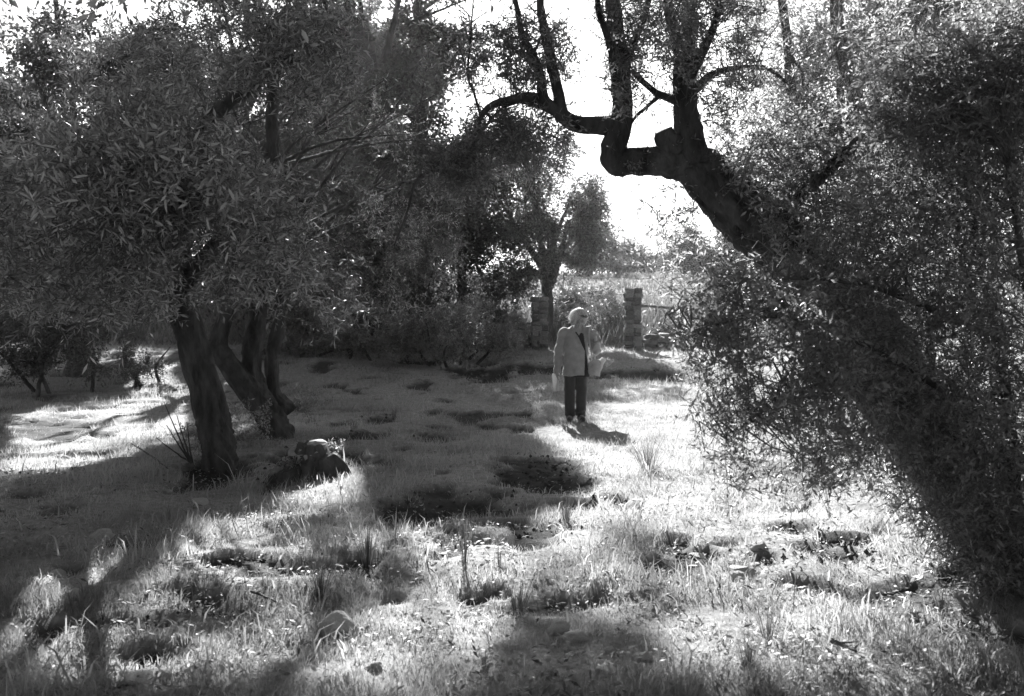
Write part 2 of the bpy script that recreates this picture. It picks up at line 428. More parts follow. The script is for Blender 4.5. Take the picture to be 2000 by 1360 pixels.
# ------------------------------------------------------------------ foliage
class Foliage:
    def __init__(self): self.b = []; self.d = []; self.n = []; self.l = []; self.w = []; self.t = []; self.tw = []; self.org = []
    def sprays(self, O, D, L, nl, ll, lw, rng, sag=0.25, up=0.5, tone=(0, 1), twig=0.003, carve=True):
        n = len(O)
        L = L * rng.uniform(0.6, 1.3, n)
        mid = O + D * L[:, None] * 0.5
        if carve:
            k = sun_keep(mid, rng, 0.0 if carve is True else carve); O, D, L, mid = O[k], D[k], L[k], mid[k]; n = len(O)
        if n == 0: return
        k = mid[:, 2] > h0(mid[:, 0], mid[:, 1]) + 0.10
        O, D, L = O[k], D[k], L[k]; n = len(O)
        self.org.append(O)
        a = nrm(np.cross(D, nrm(rng.normal(size=(n, 3)))))
        b = np.cross(D, a)
        tn = rng.uniform(tone[0], tone[1], n)
        ts = np.linspace(0.12, 1.0, nl)
        down = np.array([0, 0, -1.0])
        for i, t in enumerate(ts):
            p = O + D * (L * t)[:, None] + down * (sag * L * t * t)[:, None]
            tan = nrm(D + down * (2 * sag * t))
            ax = (a if (i // 2) % 2 == 0 else b) * (1 if i % 2 == 0 else -1)
            if i == nl - 1: ax = ax * 0.1
            d = nrm(tan * 0.75 + ax * 0.8 + rng.normal(size=(n, 3)) * 0.22)
            nr = rng.normal(size=(n, 3)) * 0.55 + np.array([0, 0, up]) + tan * 0.15
            nr = nrm(nr - d * (nr * d).sum(1, keepdims=True))
            kk = sun_keep(p + d * ll * .5, rng) if carve is True else np.ones(n, bool)
            m_ = int(kk.sum())
            self.b.append(p[kk]); self.d.append(d[kk]); self.n.append(nr[kk])
            self.l.append(ll * rng.uniform(0.6, 1.25, m_)); self.w.append(lw * rng.uniform(0.75, 1.25, m_))
            self.t.append(np.clip(tn[kk] + rng.normal(size=m_) * 0.15, 0, 1))
        if twig:
            e = O + D * (L * 0.5)[:, None] + down * (sag * L * 0.25)[:, None]
            f = O + D * L[:, None] + down * (sag * L)[:, None]
            self.tw.append((O, e, np.full(n, twig), np.full(n, twig * 0.75)))
            self.tw.append((e, f, np.full(n, twig * 0.75), np.full(n, twig * 0.3)))
    def poly(self, poly, y0, y1, n, rng, L=0.3, nl=12, ll=0.06, lw=0.014, sag=0.25, up=0.5, droop=0.0, clump=0.0, cs=60, tone=(0, 1), twig=0.003, bend=None, carve=True, dirx=0.0):
        """sprays spread through the depth y0..y1 behind an outline"""
        P = np.asarray(poly, float)
        lo, hi = P.min(0), P.max(0)
        area = 0.5 * abs(np.dot(P[:, 0], np.roll(P[:, 1], 1)) - np.dot(P[:, 1], np.roll(P[:, 0], 1)))
        m = int(n * (hi[0] - lo[0]) * (hi[1] - lo[1]) / max(area, 1) * 1.7) + 50
        x = rng.uniform(lo[0], hi[0], m); y = rng.uniform(lo[1], hi[1], m)
        jx = rng.normal(size=m) * 14; jy = rng.normal(size=m) * 14
        k = inpoly(x + jx, y + jy, P)
        if clump > 0:
            k &= (fbm(x / cs + 5, y / cs + 3, int(abs(lo[0])) % 50 + 80, 3) + rng.normal(size=m) * 0.06) > (0.28 + 0.25 * clump)
        x, y = x[k][:n], y[k][:n]
        Y = rng.uniform(y0, y1, len(x))
        if bend: Y = Y + bend(x, y)
        O = np.stack([(x - 1000) / F * Y, Y, CH + (HZ - y) / F * Y], 1)
        D = nrm(rng.normal(size=O.shape) * [1, 1, 0.8] + [dirx, -0.15, 0.25 - droop])
        self.sprays(O - D * L * 0.5, D, L, nl, ll, lw, rng, sag, up, tone, twig, carve)
    def ell(self, c, r, n, rng, L=0.6, nl=12, ll=0.12, lw=0.035, sag=0.2, up=0.4, shell=0.5, tone=(0, 1), twig=0, carve=True):
        K = 8
        uc = nrm(rng.normal(size=(K, 3))) * (rng.uniform(.35, 1.0, (K, 1)) ** .6) * .72
        rc = rng.uniform(.26, .5, K)
        q = rng.randint(0, K, n)
        u = nrm(rng.normal(size=(n, 3)))
        off = uc[q] + u * (rc[q] * rng.rand(n) ** (1 / 3 * shell))[:, None] * [1, 1, .8]
        O = np.asarray(c) + off * np.asarray(r) * 1.12
        D = nrm(u * 0.7 + rng.normal(size=(n, 3)) * 0.6 + [0, 0, 0.15])
        self.sprays(O - D * L * 0.5, D, L, nl, ll, lw, rng, sag, up, tone, twig, carve)
    def along(self, C, rad, n, rng, **kw):
        """leafy sprouts out of a limb"""
        i = rng.randint(0, len(C), n); D = nrm(rng.normal(size=(n, 3)) + [0, 0, .3])
        self.sprays(C[i] + D * rad, D, kw['L'], kw['nl'], kw['ll'], kw['lw'], rng, .2, .5, (0, 1), .0022, False)
    def branchlets(self, skel, frac, rng, r0=0.012, maxlen=0.9):
        """thin woody links from the limbs to some of the sprays"""
        if not self.org: return
        O = np.vstack(self.org); O = O[rng.rand(len(O)) < frac]
        S = np.asarray(skel)
        for i0 in range(0, len(O), 2000):
            o = O[i0:i0 + 2000]
            d = ((o[:, None, :] - S[None]) ** 2).sum(2)
            d = d * rng.uniform(.5, 2.2, d.shape)
            near = S[np.argmin(d, 1)]
            ok = np.linalg.norm(near - o, axis=1) < maxlen
            ok &= sun_keep(o * .6 + near * .4, rng) & sun_keep(o * .3 + near * .7, rng)
            o, near = o[ok], near[ok]
            if len(o) == 0: continue
            m1 = near * 0.62 + o * 0.38 + rng.normal(size=o.shape) * 0.06 + [0, 0, 0.08]
            m2 = near * 0.3 + o * 0.7 + rng.normal(size=o.shape) * 0.05 + [0, 0, 0.05]
            n = len(o); q = np.full(n, r0) * rng.uniform(0.5, 1.2, n)
            self.tw.append((near, m1, q, q * 0.7)); self.tw.append((m1, m2, q * 0.7, q * 0.45)); self.tw.append((m2, o, q * 0.45, q * 0.25))
    def arrays(self):
        return [np.concatenate(v) for v in (self.b, self.d, self.n, self.l, self.w, self.t)]
    def build(self, root, mat, near=False, nparts=0, twig_mat=None):
        base = np.array(root.location)
        if self.b:
            b, d, nr, l, w, t = self.arrays()
            part_idx = np.zeros(len(b), bool)
            if nparts:
                c = b + d * l[:, None] * 0.5
                px, py = w2px(c)
                inside = (px > 30) & (px < 1970) & (py > 30) & (py < 1330)
                s = np.cross(d, nr)
                view = nrm(c - [0, 0, CH])
                app = l * w * np.abs((nr * view).sum(1)) / c[:, 1] ** 2
                app = np.where(inside, app / (1 + 0.6 * (c[:, 1] - c[inside, 1].min())), 0)
                part_idx[np.argsort(-app)[:nparts]] = True
            bb = b - base
            s = np.cross(d, nr)
            def put(b, d, nr, s, l, w, near=False):
                l = l[:, None]; w = w[:, None] * 0.5
                if near:
                    cur = nr * l * 0.05
                    return np.stack([b, b + d * l * .3 + s * w + cur, b + d * l * .68 + s * w * .85 + cur, b + d * l - cur * .6,
                                     b + d * l * .68 - s * w * .85 + cur, b + d * l * .3 - s * w + cur], 1)
                return np.stack([b, b + d * l * .45 + s * w + nr * w * .3, b + d * l, b + d * l * .45 - s * w + nr * w * .3], 1)
            q = ~part_idx
            V = put(bb[q], d[q], nr[q], s[q], l[q], w[q])
            me = patmesh('crown', V, [0, 1, 2, 0, 2, 3], [3, 3], t[q])
            link('crown', me, mat, root, 'stuff')
            if nparts:
                one = np.array([[0., 0, 0]]); 
                uv = put(one, np.array([[0., 1, 0]]), np.array([[0., 0, 1]]), np.array([[1., 0, 0]]), np.array([1.]), np.array([1.]), near)
                lm = patmesh('leaf', uv, [0, 1, 2, 3, 0, 3, 4, 5] if near else [0, 1, 2, 0, 2, 3], [4, 4] if near else [3, 3], [0.6])
                lm.materials.append(mat)
                for i in np.nonzero(part_idx)[0]:
                    o = bpy.data.objects.new('leaf', lm)
                    mm = np.eye(4)
                    mm[:3, 0] = s[i] * w[i]; mm[:3, 1] = d[i] * l[i]; mm[:3, 2] = nr[i] * l[i]; mm[:3, 3] = bb[i]
                    o.parent = root
                    o.matrix_local = Matrix(mm.tolist())
                    COL.objects.link(o)
        if self.tw:
            A = np.vstack([x[0] for x in self.tw]) - base; B = np.vstack([x[1] for x in self.tw]) - base
            ra = np.concatenate([x[2] for x in self.tw])[:, None]; rb = np.concatenate([x[3] for x in self.tw])[:, None]
            T = nrm(B - A); u = nrm(np.cross(T, [0.3, 0.5, 0.8])); v = np.cross(T, u)
            c3 = [(1, 0), (-0.5, 0.866), (-0.5, -0.866)]
            V = np.stack([A + (u * c + v * s_) * ra for c, s_ in c3] + [B + (u * c + v * s_) * rb for c, s_ in c3], 1)
            me = patmesh('twigs', V, [0, 1, 4, 3, 1, 2, 5, 4, 2, 0, 3, 5], [4, 4, 4])
            link('twigs', me, twig_mat or M_TWIG, root, 'stuff')

def wood(root, name, pts, rad, seed=0, sides=12, bump=0.12, wob=0.0, mat=None, m=None, ridge=0.0):
    base = np.array(root.location)
    V, Fc, C = tube(pts, rad, sides, m, seed, bump, wob=wob, ridge=ridge)
    link(name, pymesh(name, V - base, Fc), mat or M_BARK, root)
    return C
def pl(*pts):
    """polyline: (px, py, Y) in the photo's pixels and metres of distance"""
    return np.array([px2w(*p) for p in pts])
def rootflare(root, base, r, n, seed, reach=2.2):
    rng = np.random.RandomState(seed)
    for k in range(n):
        a = 2 * math.pi * k / n + rng.uniform(-.4, .4)
        d = np.array([math.cos(a), math.sin(a), 0])
        p0 = base + d * r * 0.45 + [0, 0, r * 1.5]; p1 = base + d * r * 1.0 + [0, 0, r * 0.45]; p2 = base + d * r * reach + [0, 0, -0.10]
        wood(root, 'root', np.array([p0, p1, p2]), [r * .42, r * .36, r * .14], seed + k, 8, 0.2)

exec_order = []
# ---- leaning tree on the right
rng = np.random.RandomState(11)
tb = gp(1865, 1010); YT = tb[1]
A = thing('olive_tree', 'large gnarled tree with thick left-leaning trunk and a bent elbow limb against the sky', 'tree', tb)
sk = []
sk.append(wood(A, 'trunk', np.vstack([tb - [0, 0, .15], pl((1815, 900, YT), (1745, 745, YT), (1655, 605, YT), (1545, 495, YT), (1445, 405, YT), (1380, 345, YT), (1335, 308, YT + .05))]),
          [.36, .32, .30, .29, .27, .23, .20, .15], 1, 46, 0.16, 0.12, m=130, ridge=.30))
sk.append(wood(A, 'branch', pl((1385, 345, YT), (1345, 318, YT), (1290, 312, YT), (1240, 312, YT), (1205, 318, YT), (1202, 285, YT), (1212, 225, YT), (1212, 165, YT), (1205, 90, YT), (1196, 10, YT + .1), (1190, -90, YT + .2)),
          [.15, .140, .115, .10, .085, .098, .085, .076, .066, .058, .045], 2, 30, 0.2, 0.10, m=120, ridge=.2))
sk.append(wood(A, 'branch', pl((1352, 330, YT), (1342, 270, YT), (1338, 220, YT), (1335, 165, YT), (1328, 100, YT), (1308, 30, YT), (1296, -60, YT)), [.16, .115, .09, .085, .05, .04, .03], 3, 28, 0.16, 0.12, m=80, ridge=.2))
wood(A, 'stub', pl((1316, 300, YT), (1300, 275, YT - .03), (1292, 255, YT - .05)), [.12, .10, .07], 4, 18, 0.3, m=16, ridge=.25)
for i, (P, r) in enumerate([
    (pl((1335, 170, YT), (1346, 100, YT + .1), (1350, 20, YT + .2), (1362, -60, YT + .2)), [.06, .045, .035, .025]),
    (pl((1338, 160, YT), (1378, 90, YT - .2), (1402, 30, YT - .3), (1420, -50, YT - .3)), [.05, .035, .028, .02]),
    (pl((1340, 195, YT), (1385, 150, YT), (1440, 133, YT + .1), (1500, 135, YT + .2), (1545, 170, YT + .3)), [.04, .026, .022, .016, .01]),
    (pl((1328, 200, YT), (1285, 182, YT), (1258, 162, YT), (1236, 140, YT)), [.035, .026, .022, .02]),
    (pl((1290, 185, YT), (1268, 205, YT), (1240, 230, YT), (1222, 262, YT)), [.018, .014, .012, .008]),
    (pl((1210, 245, YT), (1165, 246, YT - .05), (1120, 238, YT - .1), (1085, 214, YT - .1), (1045, 192, YT - .15), (990, 195, YT - .2), (950, 212, YT - .25), (931, 245, YT - .3)), [.085, .066, .06, .052, .04, .028, .024, .02]),
    (pl((1095, 222, YT - .1), (1090, 175, YT - .05), (1074, 110, YT), (1062, 50, YT), (1048, -50, YT)), [.055, .045, .042, .036, .025]),
    (pl((1062, 200, YT - .1), (1056, 150, YT - .2), (1040, 110, YT - .25), (1018, 60, YT - .3), (1000, -40, YT - .3)), [.045, .034, .03, .024, .016]),
    (pl((932, 243, YT - .3), (926, 290, YT - .35), (885, 325, YT - .4), (835, 338, YT - .45), (812, 356, YT - .5), (795, 415, YT - .55), (770, 480, YT - .6)), [.018, .015, .013, .011, .01, .008, .005]),
    (pl((938, 222, YT - .25), (925, 180, YT - .2), (914, 145, YT - .2), (920, 60, YT - .2), (926, -20, YT - .2)), [.012, .010, .009, .007, .005]),
    (pl((1120, 240, YT), (1020, 200, YT + .2), (960, 232, YT + .25), (930, 300, YT + .3), (925, 380, YT + .3)), [.02, .014, .011, .009, .005]),
    (pl((1212, 150, YT), (1235, 90, YT + .1), (1262, 20, YT + .2), (1280, -60, YT + .2)), [.04, .03, .024, .016]),
    (pl((1212, 150, YT), (1190, 80, YT - .2), (1170, 20, YT - .3), (1160, -60, YT - .3)), [.04, .03, .022, .016]),
    (pl((1480, 470, YT), (1540, 400, YT - .4), (1620, 330, YT - .8), (1700, 250, YT - 1)), [.10, .06, .045, .03]),
    (pl((1660, 610, YT), (1560, 590, YT - .3), (1480, 590, YT - .4), (1400, 620, YT - .5)), [.05, .025, .016, .008]),
]):
    sk.append(wood(A, 'branch', P, r, 20 + i, 9, 0.12, 0.15))
fo = Foliage()
kw = dict(L=.26, nl=12, ll=.052, lw=.013, droop=.15)
for q_, C in enumerate(sk): fo.along(C, .06, (200, 110, 90)[q_] if q_ < 3 else 12, rng, L=.16, nl=8, ll=.045, lw=.012)
fo.poly([(990, 40), (1090, 20), (1130, 120), (1040, 170), (980, 120)], YT - .6, YT + .8, 230, rng, clump=.5, cs=30, **kw)
fo.poly([(1160, -40), (1250, -20), (1260, 150), (1235, 240), (1180, 250), (1190, 120)], YT - .6, YT + .6, 170, rng, **kw)
fo.poly([(1230, -40), (1480, -40), (1500, 140), (1420, 190), (1350, 140), (1250, 120)], YT - 1, YT + 1, 620, rng, clump=.55, cs=40, **kw)
fo.poly([(850, 40), (1000, 40), (1020, 150), (940, 180), (880, 110)], YT - .6, YT + .6, 150, rng, clump=.7, cs=30, **kw)
fo.poly([(930, 215), (1010, 200), (1090, 230), (1120, 300), (1050, 330), (960, 310), (900, 330)], YT - .5, YT + .5, 400, rng, clump=.4, cs=30, **kw)
fo.poly([(870, 250), (940, 240), (960, 330), (900, 380), (820, 360)], YT - .8, YT, 300, rng, clump=.5, cs=30, **kw)
fo.poly([(1220, 380), (1330, 360), (1420, 470), (1390, 570), (1280, 560), (1200, 450)], YT - .8, YT + .3, 90, rng, clump=.75, cs=26, carve=False, **kw)
fo.poly([(1360, 360), (1500, 250), (1640, 200), (1760, 300), (1660, 560), (1540, 560), (1480, 440), (1400, 380)], YT - 1.2, YT + .8, 1000, rng, clump=.45, cs=40, L=.28, nl=12, ll=.05, lw=.016, up=.6)
fo.poly([(950, -1100), (1700, -1200), (1800, -140), (1000, -120)], YT - 2.5, YT + 1, 700, rng, L=.5, nl=11, ll=.11, lw=.04)  # unseen overhead crown, added to hold back sky fill
fo.poly([(1420, -160), (2100, -300), (2150, 60), (1700, 150), (1480, 100)], YT - 1, YT + 1.2, 500, rng, **kw)
fo.poly([(1520, 480), (1660, 560), (1760, 700), (1840, 880), (1900, 1000), (1800, 1000), (1720, 860), (1640, 680), (1540, 560)], YT - 2.0, YT - .4, 900, rng, clump=.3, cs=40, L=.28, nl=13, ll=.046, lw=.016, droop=.2, up=.7)
fo.poly([(1400, 150), (1520, 110), (1600, 300), (1520, 400), (1420, 330), (1385, 240)], YT - .5, YT + .8, 420, rng, clump=.35, cs=35, L=.28, nl=12, ll=.05, lw=.015)
fo.poly([(1440, 440), (1560, 480), (1640, 640), (1560, 620), (1490, 540)], YT - 1.2, YT - .4, 200, rng, clump=.4, cs=30, L=.28, nl=12, ll=.045, lw=.015)
fo.branchlets(np.vstack(sk), .25, rng, .006)
fo.build(A, M_LEAFB, True, 300)

# ---- thicket on the right, nearest to the camera
rng = np.random.RandomState(12)
bb = gp(1985, 1100)
B = thing('thicket_bush', 'dense dark tangle of twiggy shrub filling the right edge in front of the leaning trunk', 'bush', bb)
sk = []
for i, (x0, y0, yy) in enumerate([(1985, 1100, 5.7), (1900, 1050, 6.2), (2060, 1150, 5.4), (1830, 1010, 6.6), (1960, 1060, 6.0), (2120, 1100, 5.6)]):
    b0 = gp(x0, y0)
    tx = x0 + rng.uniform(-160, 60)
    sk.append(wood(B, 'stem', np.vstack([b0 - [0, 0, .05], pl((x0 - 10, y0 - 260, b0[1]), (0.5 * (x0 + tx), y0 - 560, b0[1] - .1), (tx, y0 - 900, b0[1] - .2))]), [.045, .035, .026, .012], 60 + i, 8, .12, .3, M_BARK))
fo = Foliage()
kw = dict(L=.32, nl=14, ll=.046, lw=.016, up=.6, twig=.0028)
fo.poly([(1620, 420), (1720, 260), (1850, 150), (2080, 40), (2160, 1230), (1960, 1175), (1860, 1085), (1730, 960), (1740, 820), (1720, 700), (1680, 560)], 5.0, 7.0, 4000, rng, clump=.25, cs=70, **kw)
fo.poly([(1740, 960), (1850, 950), (2050, 1020), (2100, 1240), (1960, 1180), (1870, 1100)], 4.9, 6.4, 700, rng, clump=.1, L=.3, nl=12, ll=.045, lw=.014, droop=-.3)
fo.poly([(1680, 100), (1820, 60), (2080, -60), (2080, 260), (1860, 240), (1720, 300)], 5.2, 7.0, 1700, rng, clump=.35, cs=50, **kw)
fo.poly([(1310, 640), (1380, 540), (1460, 500), (1560, 530), (1640, 620), (1700, 740), (1720, 900), (1600, 850), (1450, 790), (1360, 740), (1315, 700)], 4.5, 5.7, 820, rng, clump=.4, cs=40, L=.26, nl=13, ll=.044, lw=.015, droop=.2, up=.9, carve=False, twig=.002)
fo.poly([(1350, 760), (1620, 740), (1730, 940), (1570, 960), (1420, 930), (1370, 860)], 4.6, 5.8, 330, rng, clump=.7, cs=40, L=.24, nl=12, ll=.04, lw=.014, droop=.4, up=.9, carve=False, twig=.002)
for q, (P, r) in enumerate([(pl((1930, 820, 5.9), (1720, 690, 5.4), (1520, 620, 5.1), (1330, 650, 4.9)), [.022, .014, .009, .004]),
                            (pl((1900, 640, 6), (1700, 560, 5.5), (1540, 545, 5.2), (1400, 560, 5)), [.022, .014, .009, .004]),
                            (pl((1930, 900, 5.8), (1740, 780, 5.4), (1560, 760, 5.1), (1420, 860, 5)), [.020, .012, .008, .003])]):
    sk.append(wood(B, 'stem', P, r, 860 + q, 7, .12, .3, M_BARK))
fo.branchlets(np.vstack(sk), .22, rng, .006)
fo.build(B, M_LEAFB, True, 300)

# ---- tree behind the leaning one, upper right
rng = np.random.RandomState(13)
cb = gp(1590, 735)
C_ = thing('olive_tree', 'tree behind the leaning trunk at upper right, slim upright stem above pale hazy foliage', 'tree', cb)
Yc = cb[1]
sk = [wood(C_, 'trunk', np.vstack([cb - [0, 0, .1], pl((1580, 560, Yc), (1556, 380, Yc), (1546, 200, Yc - .5), (1540, 100, Yc - .8), (1526, -20, Yc - 1), (1520, -160, Yc - 1))]), [.22, .19, .15, .12, .10, .085, .06], 5, 12, .12, .1, m=40),
      wood(C_, 'branch', pl((1575, 500, Yc), (1680, 300, Yc - 1.5), (1672, 190, Yc - 2), (1640, 90, Yc - 2.2), (1630, -60, Yc - 2.3)), [.15, .15, .14, .13, .10], 6, 12, .14, .2),
      wood(C_, 'branch', pl((1552, 300, Yc - .2), (1568, 160, Yc - .8), (1552, 120, Yc - .8), (1540, 95, Yc - .8)), [.02, .03, .03, .02], 7, 8, .1, .2),
      wood(C_, 'branch', pl((1600, 480, Yc), (1850, 200, Yc - 3), (1835, 110, Yc - 3.2), (1825, -20, Yc - 3.3)), [.1, .07, .06, .05], 8, 8, .1, .2)]
fo = Foliage()
fo.poly([(1400, 40), (2020, 20), (2000, 320), (1700, 480), (1500, 520), (1400, 400), (1410, 200)], Yc - 3.5, Yc + 1, 3000, rng, twig=0, L=.45, nl=11, ll=.075, lw=.022, clump=.35, cs=50)
fo.poly([(1480, -260), (2000, -500), (2100, 60), (1450, 60)], Yc - 3.5, Yc + 1, 900, rng, L=.5, nl=11, ll=.085, lw=.028)
fo.poly([(1400, 430), (1600, 400), (1660, 680), (1450, 640), (1380, 520)], Yc - 1, Yc + 2, 500, rng, L=.45, nl=11, ll=.075, lw=.022, clump=.4, cs=40)
fo.branchlets(np.vstack(sk), .2, rng, .012)
fo.build(C_, M_LEAFF)

# ---- left foreground tree
rng = np.random.RandomState(14)
db = gp(428, 905); Yd = db[1]
D_ = thing('olive_tree', 'spreading tree on the left with a single thick dark trunk and low narrow-leaved crown', 'tree', db)
sk = [wood(D_, 'trunk', np.vstack([db - [0, 0, .12], pl((427, 850, Yd), (405, 770, Yd), (385, 700, Yd), (368, 640, Yd), (350, 580, Yd - .1), (338, 520, Yd - .2), (345, 440, Yd - .3))]), [.20, .175, .165, .16, .155, .155, .14, .11], 9, 44, .12, .14, m=130, ridge=.25)]
for i, (P, r) in enumerate([
    (pl((345, 560, Yd), (300, 470, Yd - .8), (240, 380, Yd - 1.6), (150, 320, Yd - 2.4)), [.12, .09, .06, .035]),
    (pl((345, 520, Yd), (370, 400, Yd - .6), (395, 260, Yd - 1), (440, 205, Yd - 1.2), (498, 168, Yd - 1.3), (560, 110, Yd - 1.4)), [.12, .095, .075, .062, .05, .03]),
    (pl((355, 560, Yd), (430, 470, Yd - 1), (520, 400, Yd - 1.8), (600, 390, Yd - 2.2)), [.1, .07, .045, .02]),
    (pl((340, 500, Yd), (290, 330, Yd + .2), (270, 200, Yd + .4), (240, 130, Yd + .5), (290, 60, Yd + .6)), [.1, .075, .055, .04, .02]),
    (pl((340, 560, Yd), (220, 520, Yd + .3), (100, 470, Yd + .4), (-20, 430, Yd + .5)), [.09, .06, .045, .02]),
    (pl((350, 540, Yd), (330, 430, Yd - 2.2), (300, 380, Yd - 3.6)), [.09, .05, .02]),
]):
    sk.append(wood(D_, 'branch', P, r, 100 + i, 10, .12, .15))
fo = Foliage()
kw = dict(nl=14, ll=.082, lw=.016, L=.37, up=.45)
body = [(-60, 300), (60, 270), (160, 170), (300, 150), (420, 230), (540, 330), (630, 430), (640, 540), (560, 590), (430, 590), (330, 600), (200, 620), (60, 620), (-60, 560)]
fo.poly(body, Yd - 3.6, Yd + .8, 3400, rng, clump=.65, cs=40, **kw)
fo.poly(body, Yd - .6, Yd + 1.4, 700, rng, nl=12, ll=.085, lw=.022, L=.4)
fo.poly([(40, 280), (300, 230), (520, 330), (560, 420), (300, 400), (60, 420)], Yd - 4.4, Yd - 3.0, 520, rng, clump=.3, cs=50, dirx=.0, **kw)
fo.poly([(430, 20), (700, 10), (680, 130), (600, 190), (520, 205), (440, 150)], Yd - 2.4, Yd - .6, 560, rng, clump=.45, cs=45, **kw)
fo.poly([(100, 60), (430, 40), (440, 180), (160, 180)], Yd - 1, Yd + 1.5, 420, rng, clump=.55, cs=45, **kw)
fo.poly([(-200, -900), (800, -900), (720, -20), (300, 0), (-200, 0)], Yd - 3, Yd + 1.5, 800, rng, L=.55, nl=11, ll=.12, lw=.045)
fo.poly([(560, 500), (680, 480), (720, 600), (640, 660), (560, 600)], Yd - 1.4, Yd, 130, rng, clump=.4, cs=35, **kw)
fo.branchlets(np.vstack(sk), .3, rng, .010)
fo.build(D_, M_LEAF, True, 300)

# ---- many-stemmed tree behind it
rng = np.random.RandomState(15)
eb = gp(545, 862); Ye = eb[1]
E = thing('olive_tree', 'old many-stemmed tree of twisted hollow stems beside the cut stump, left of centre', 'tree', eb)
sk = [wood(E, 'trunk', np.vstack([eb - [0, 0, .1], pl((525, 815, Ye), (480, 760, Ye), (445, 715, Ye), (424, 682, Ye), (432, 640, Ye), (448, 590, Ye), (450, 500, Ye), (430, 380, Ye), (400, 250, Ye))]), [.22, .18, .15, .125, .105, .095, .09, .085, .07, .05], 10, 32, .2, .2, m=110, ridge=.35)]
wood(E, 'stub', pl((440, 700, Ye), (415, 682, Ye - .05), (403, 678, Ye - .06)), [.12, .11, .08], 11, 10, .25)
sk.append(wood(E, 'stem', pl((545, 850, Ye + .15), (515, 780, Ye + .2), (492, 715, Ye + .2), (500, 650, Ye + .2), (512, 590, Ye + .2), (518, 480, Ye + .2), (530, 330, Ye + .2), (532, 180, Ye + .2), (540, 40, Ye + .3)), [.15, .13, .115, .11, .10, .095, .085, .075, .06], 12, 32, .2, .2, m=110, ridge=.35))
sk.append(wood(E, 'stem', pl((565, 800, Ye + .6), (535, 760, Ye + .5), (532, 700, Ye + .5), (545, 650, Ye + .5), (546, 600, Ye + .5), (560, 500, Ye + .6), (600, 400, Ye + .8)), [.11, .10, .09, .075, .07, .07, .05], 13, 28, .2, .25, m=90, ridge=.35))
for i in range(13):
    sp = [(520, 420), (530, 330), (545, 470), (450, 420), (560, 500)][i % 5]
    ex, ey = [(860, 180), (820, 260), (880, 330), (760, 150), (840, 400), (700, 140), (900, 270), (420, 120), (640, 120), (780, 330), (380, 200), (850, 470), (720, 240)][i]
    yy = Ye + rng.uniform(-.4, 1.6)
    mx, my = sp[0] * .55 + ex * .45 + rng.uniform(-20, 20), sp[1] * .55 + ey * .45 - 20
    sk.append(wood(E, 'branch', pl((sp[0], sp[1], Ye + .2), (mx, my, (Ye + yy) / 2), (ex, ey, yy)), [.030, .018, .006], 200 + i, 7, .12, .3))
    for q in range(3):
        f = rng.uniform(.3, .85)
        ax, ay = sp[0] * (1 - f) + ex * f, sp[1] * (1 - f) + ey * f - 12 * f
        sk.append(wood(E, 'branch', pl((ax, ay, Ye + .2 + (yy - Ye) * f), (ax + rng.uniform(20, 60), ay + rng.uniform(-60, 0), yy), (ax + rng.uniform(60, 130), ay + rng.uniform(-120, 10), yy + .3)), [.012, .008, .004], 300 + i * 3 + q, 6, .1, .3))
fo = Foliage()
kw = dict(nl=12, ll=.062, lw=.015, L=.36, up=.45)
fo.poly([(400, 240), (560, 160), (700, 130), (840, 120), (900, 300), (880, 440), (760, 520), (620, 560), (480, 560), (420, 420)], Ye - .8, Ye + 2.2, 1150, rng, clump=.62, cs=55, **kw)
fo.poly([(560, 380), (800, 400), (960, 520), (900, 620), (720, 640), (570, 600)], Ye - .6, Ye + 1.8, 420, rng, clump=.6, cs=45, **kw)
fo.poly([(420, -1000), (1050, -900), (960, -60), (800, -80), (420, -60)], Ye - 2.5, Ye + 1.5, 1900, rng, L=.6, nl=11, ll=.15, lw=.06, twig=0)  # unseen crown above the view, put in to darken the clearing
fo.poly([(520, -900), (1120, -800), (1060, -50), (860, -60), (520, -40)], 15.5, 21, 2000, rng, L=.8, nl=11, ll=.19, lw=.075, twig=0)  # more unseen overhead foliage, added to block skylight farther back
fo.branchlets(np.vstack(sk), .35, rng, .009)
fo.build(E, M_LEAF)
for i in range(1):
    pass

# ---- background trees; each has its own trunk and lumpy crown
def shade(fo, poly, y0, y1, n, rng, leaf, x_max=870, top=0):
    """foliage high in the wood along the sun's rays to a shady part of the clearing"""
    P = np.asarray(poly, float); lo, hi = P.min(0), P.max(0)
    q = np.array([gp(x, y) for x in np.linspace(lo[0], hi[0], 12) for y in np.linspace(lo[1], hi[1], 12)])
    m = n * 14
    G = np.stack([rng.uniform(q[:, 0].min(), q[:, 0].max(), m), rng.uniform(q[:, 1].min(), q[:, 1].max(), m), np.zeros(m)], 1)
    G[:, 2] = h0(G[:, 0], G[:, 1])
    gx, gy = w2px(G); G = G[inpoly(gx, gy, P)]
    t = (rng.uniform(y0, y1, len(G)) - G[:, 1]) / SD[1]
    O = G + SD * t[:, None]
    px, py = w2px(O)
    k = (t > 2) & ((py < top - 12) | (px < x_max - 110 + 190 * (fbm(px / 70, py / 70, 33, 3) - .5) * 2))
    O = O[k][:n]
    D = nrm(rng.normal(size=O.shape)); L = leaf['L']
    fo.sprays(O - D * L * .5, D, L, leaf['nl'], leaf['ll'], leaf['lw'], rng, .2, .4, (0, 1), 0)
DENS = 1.35
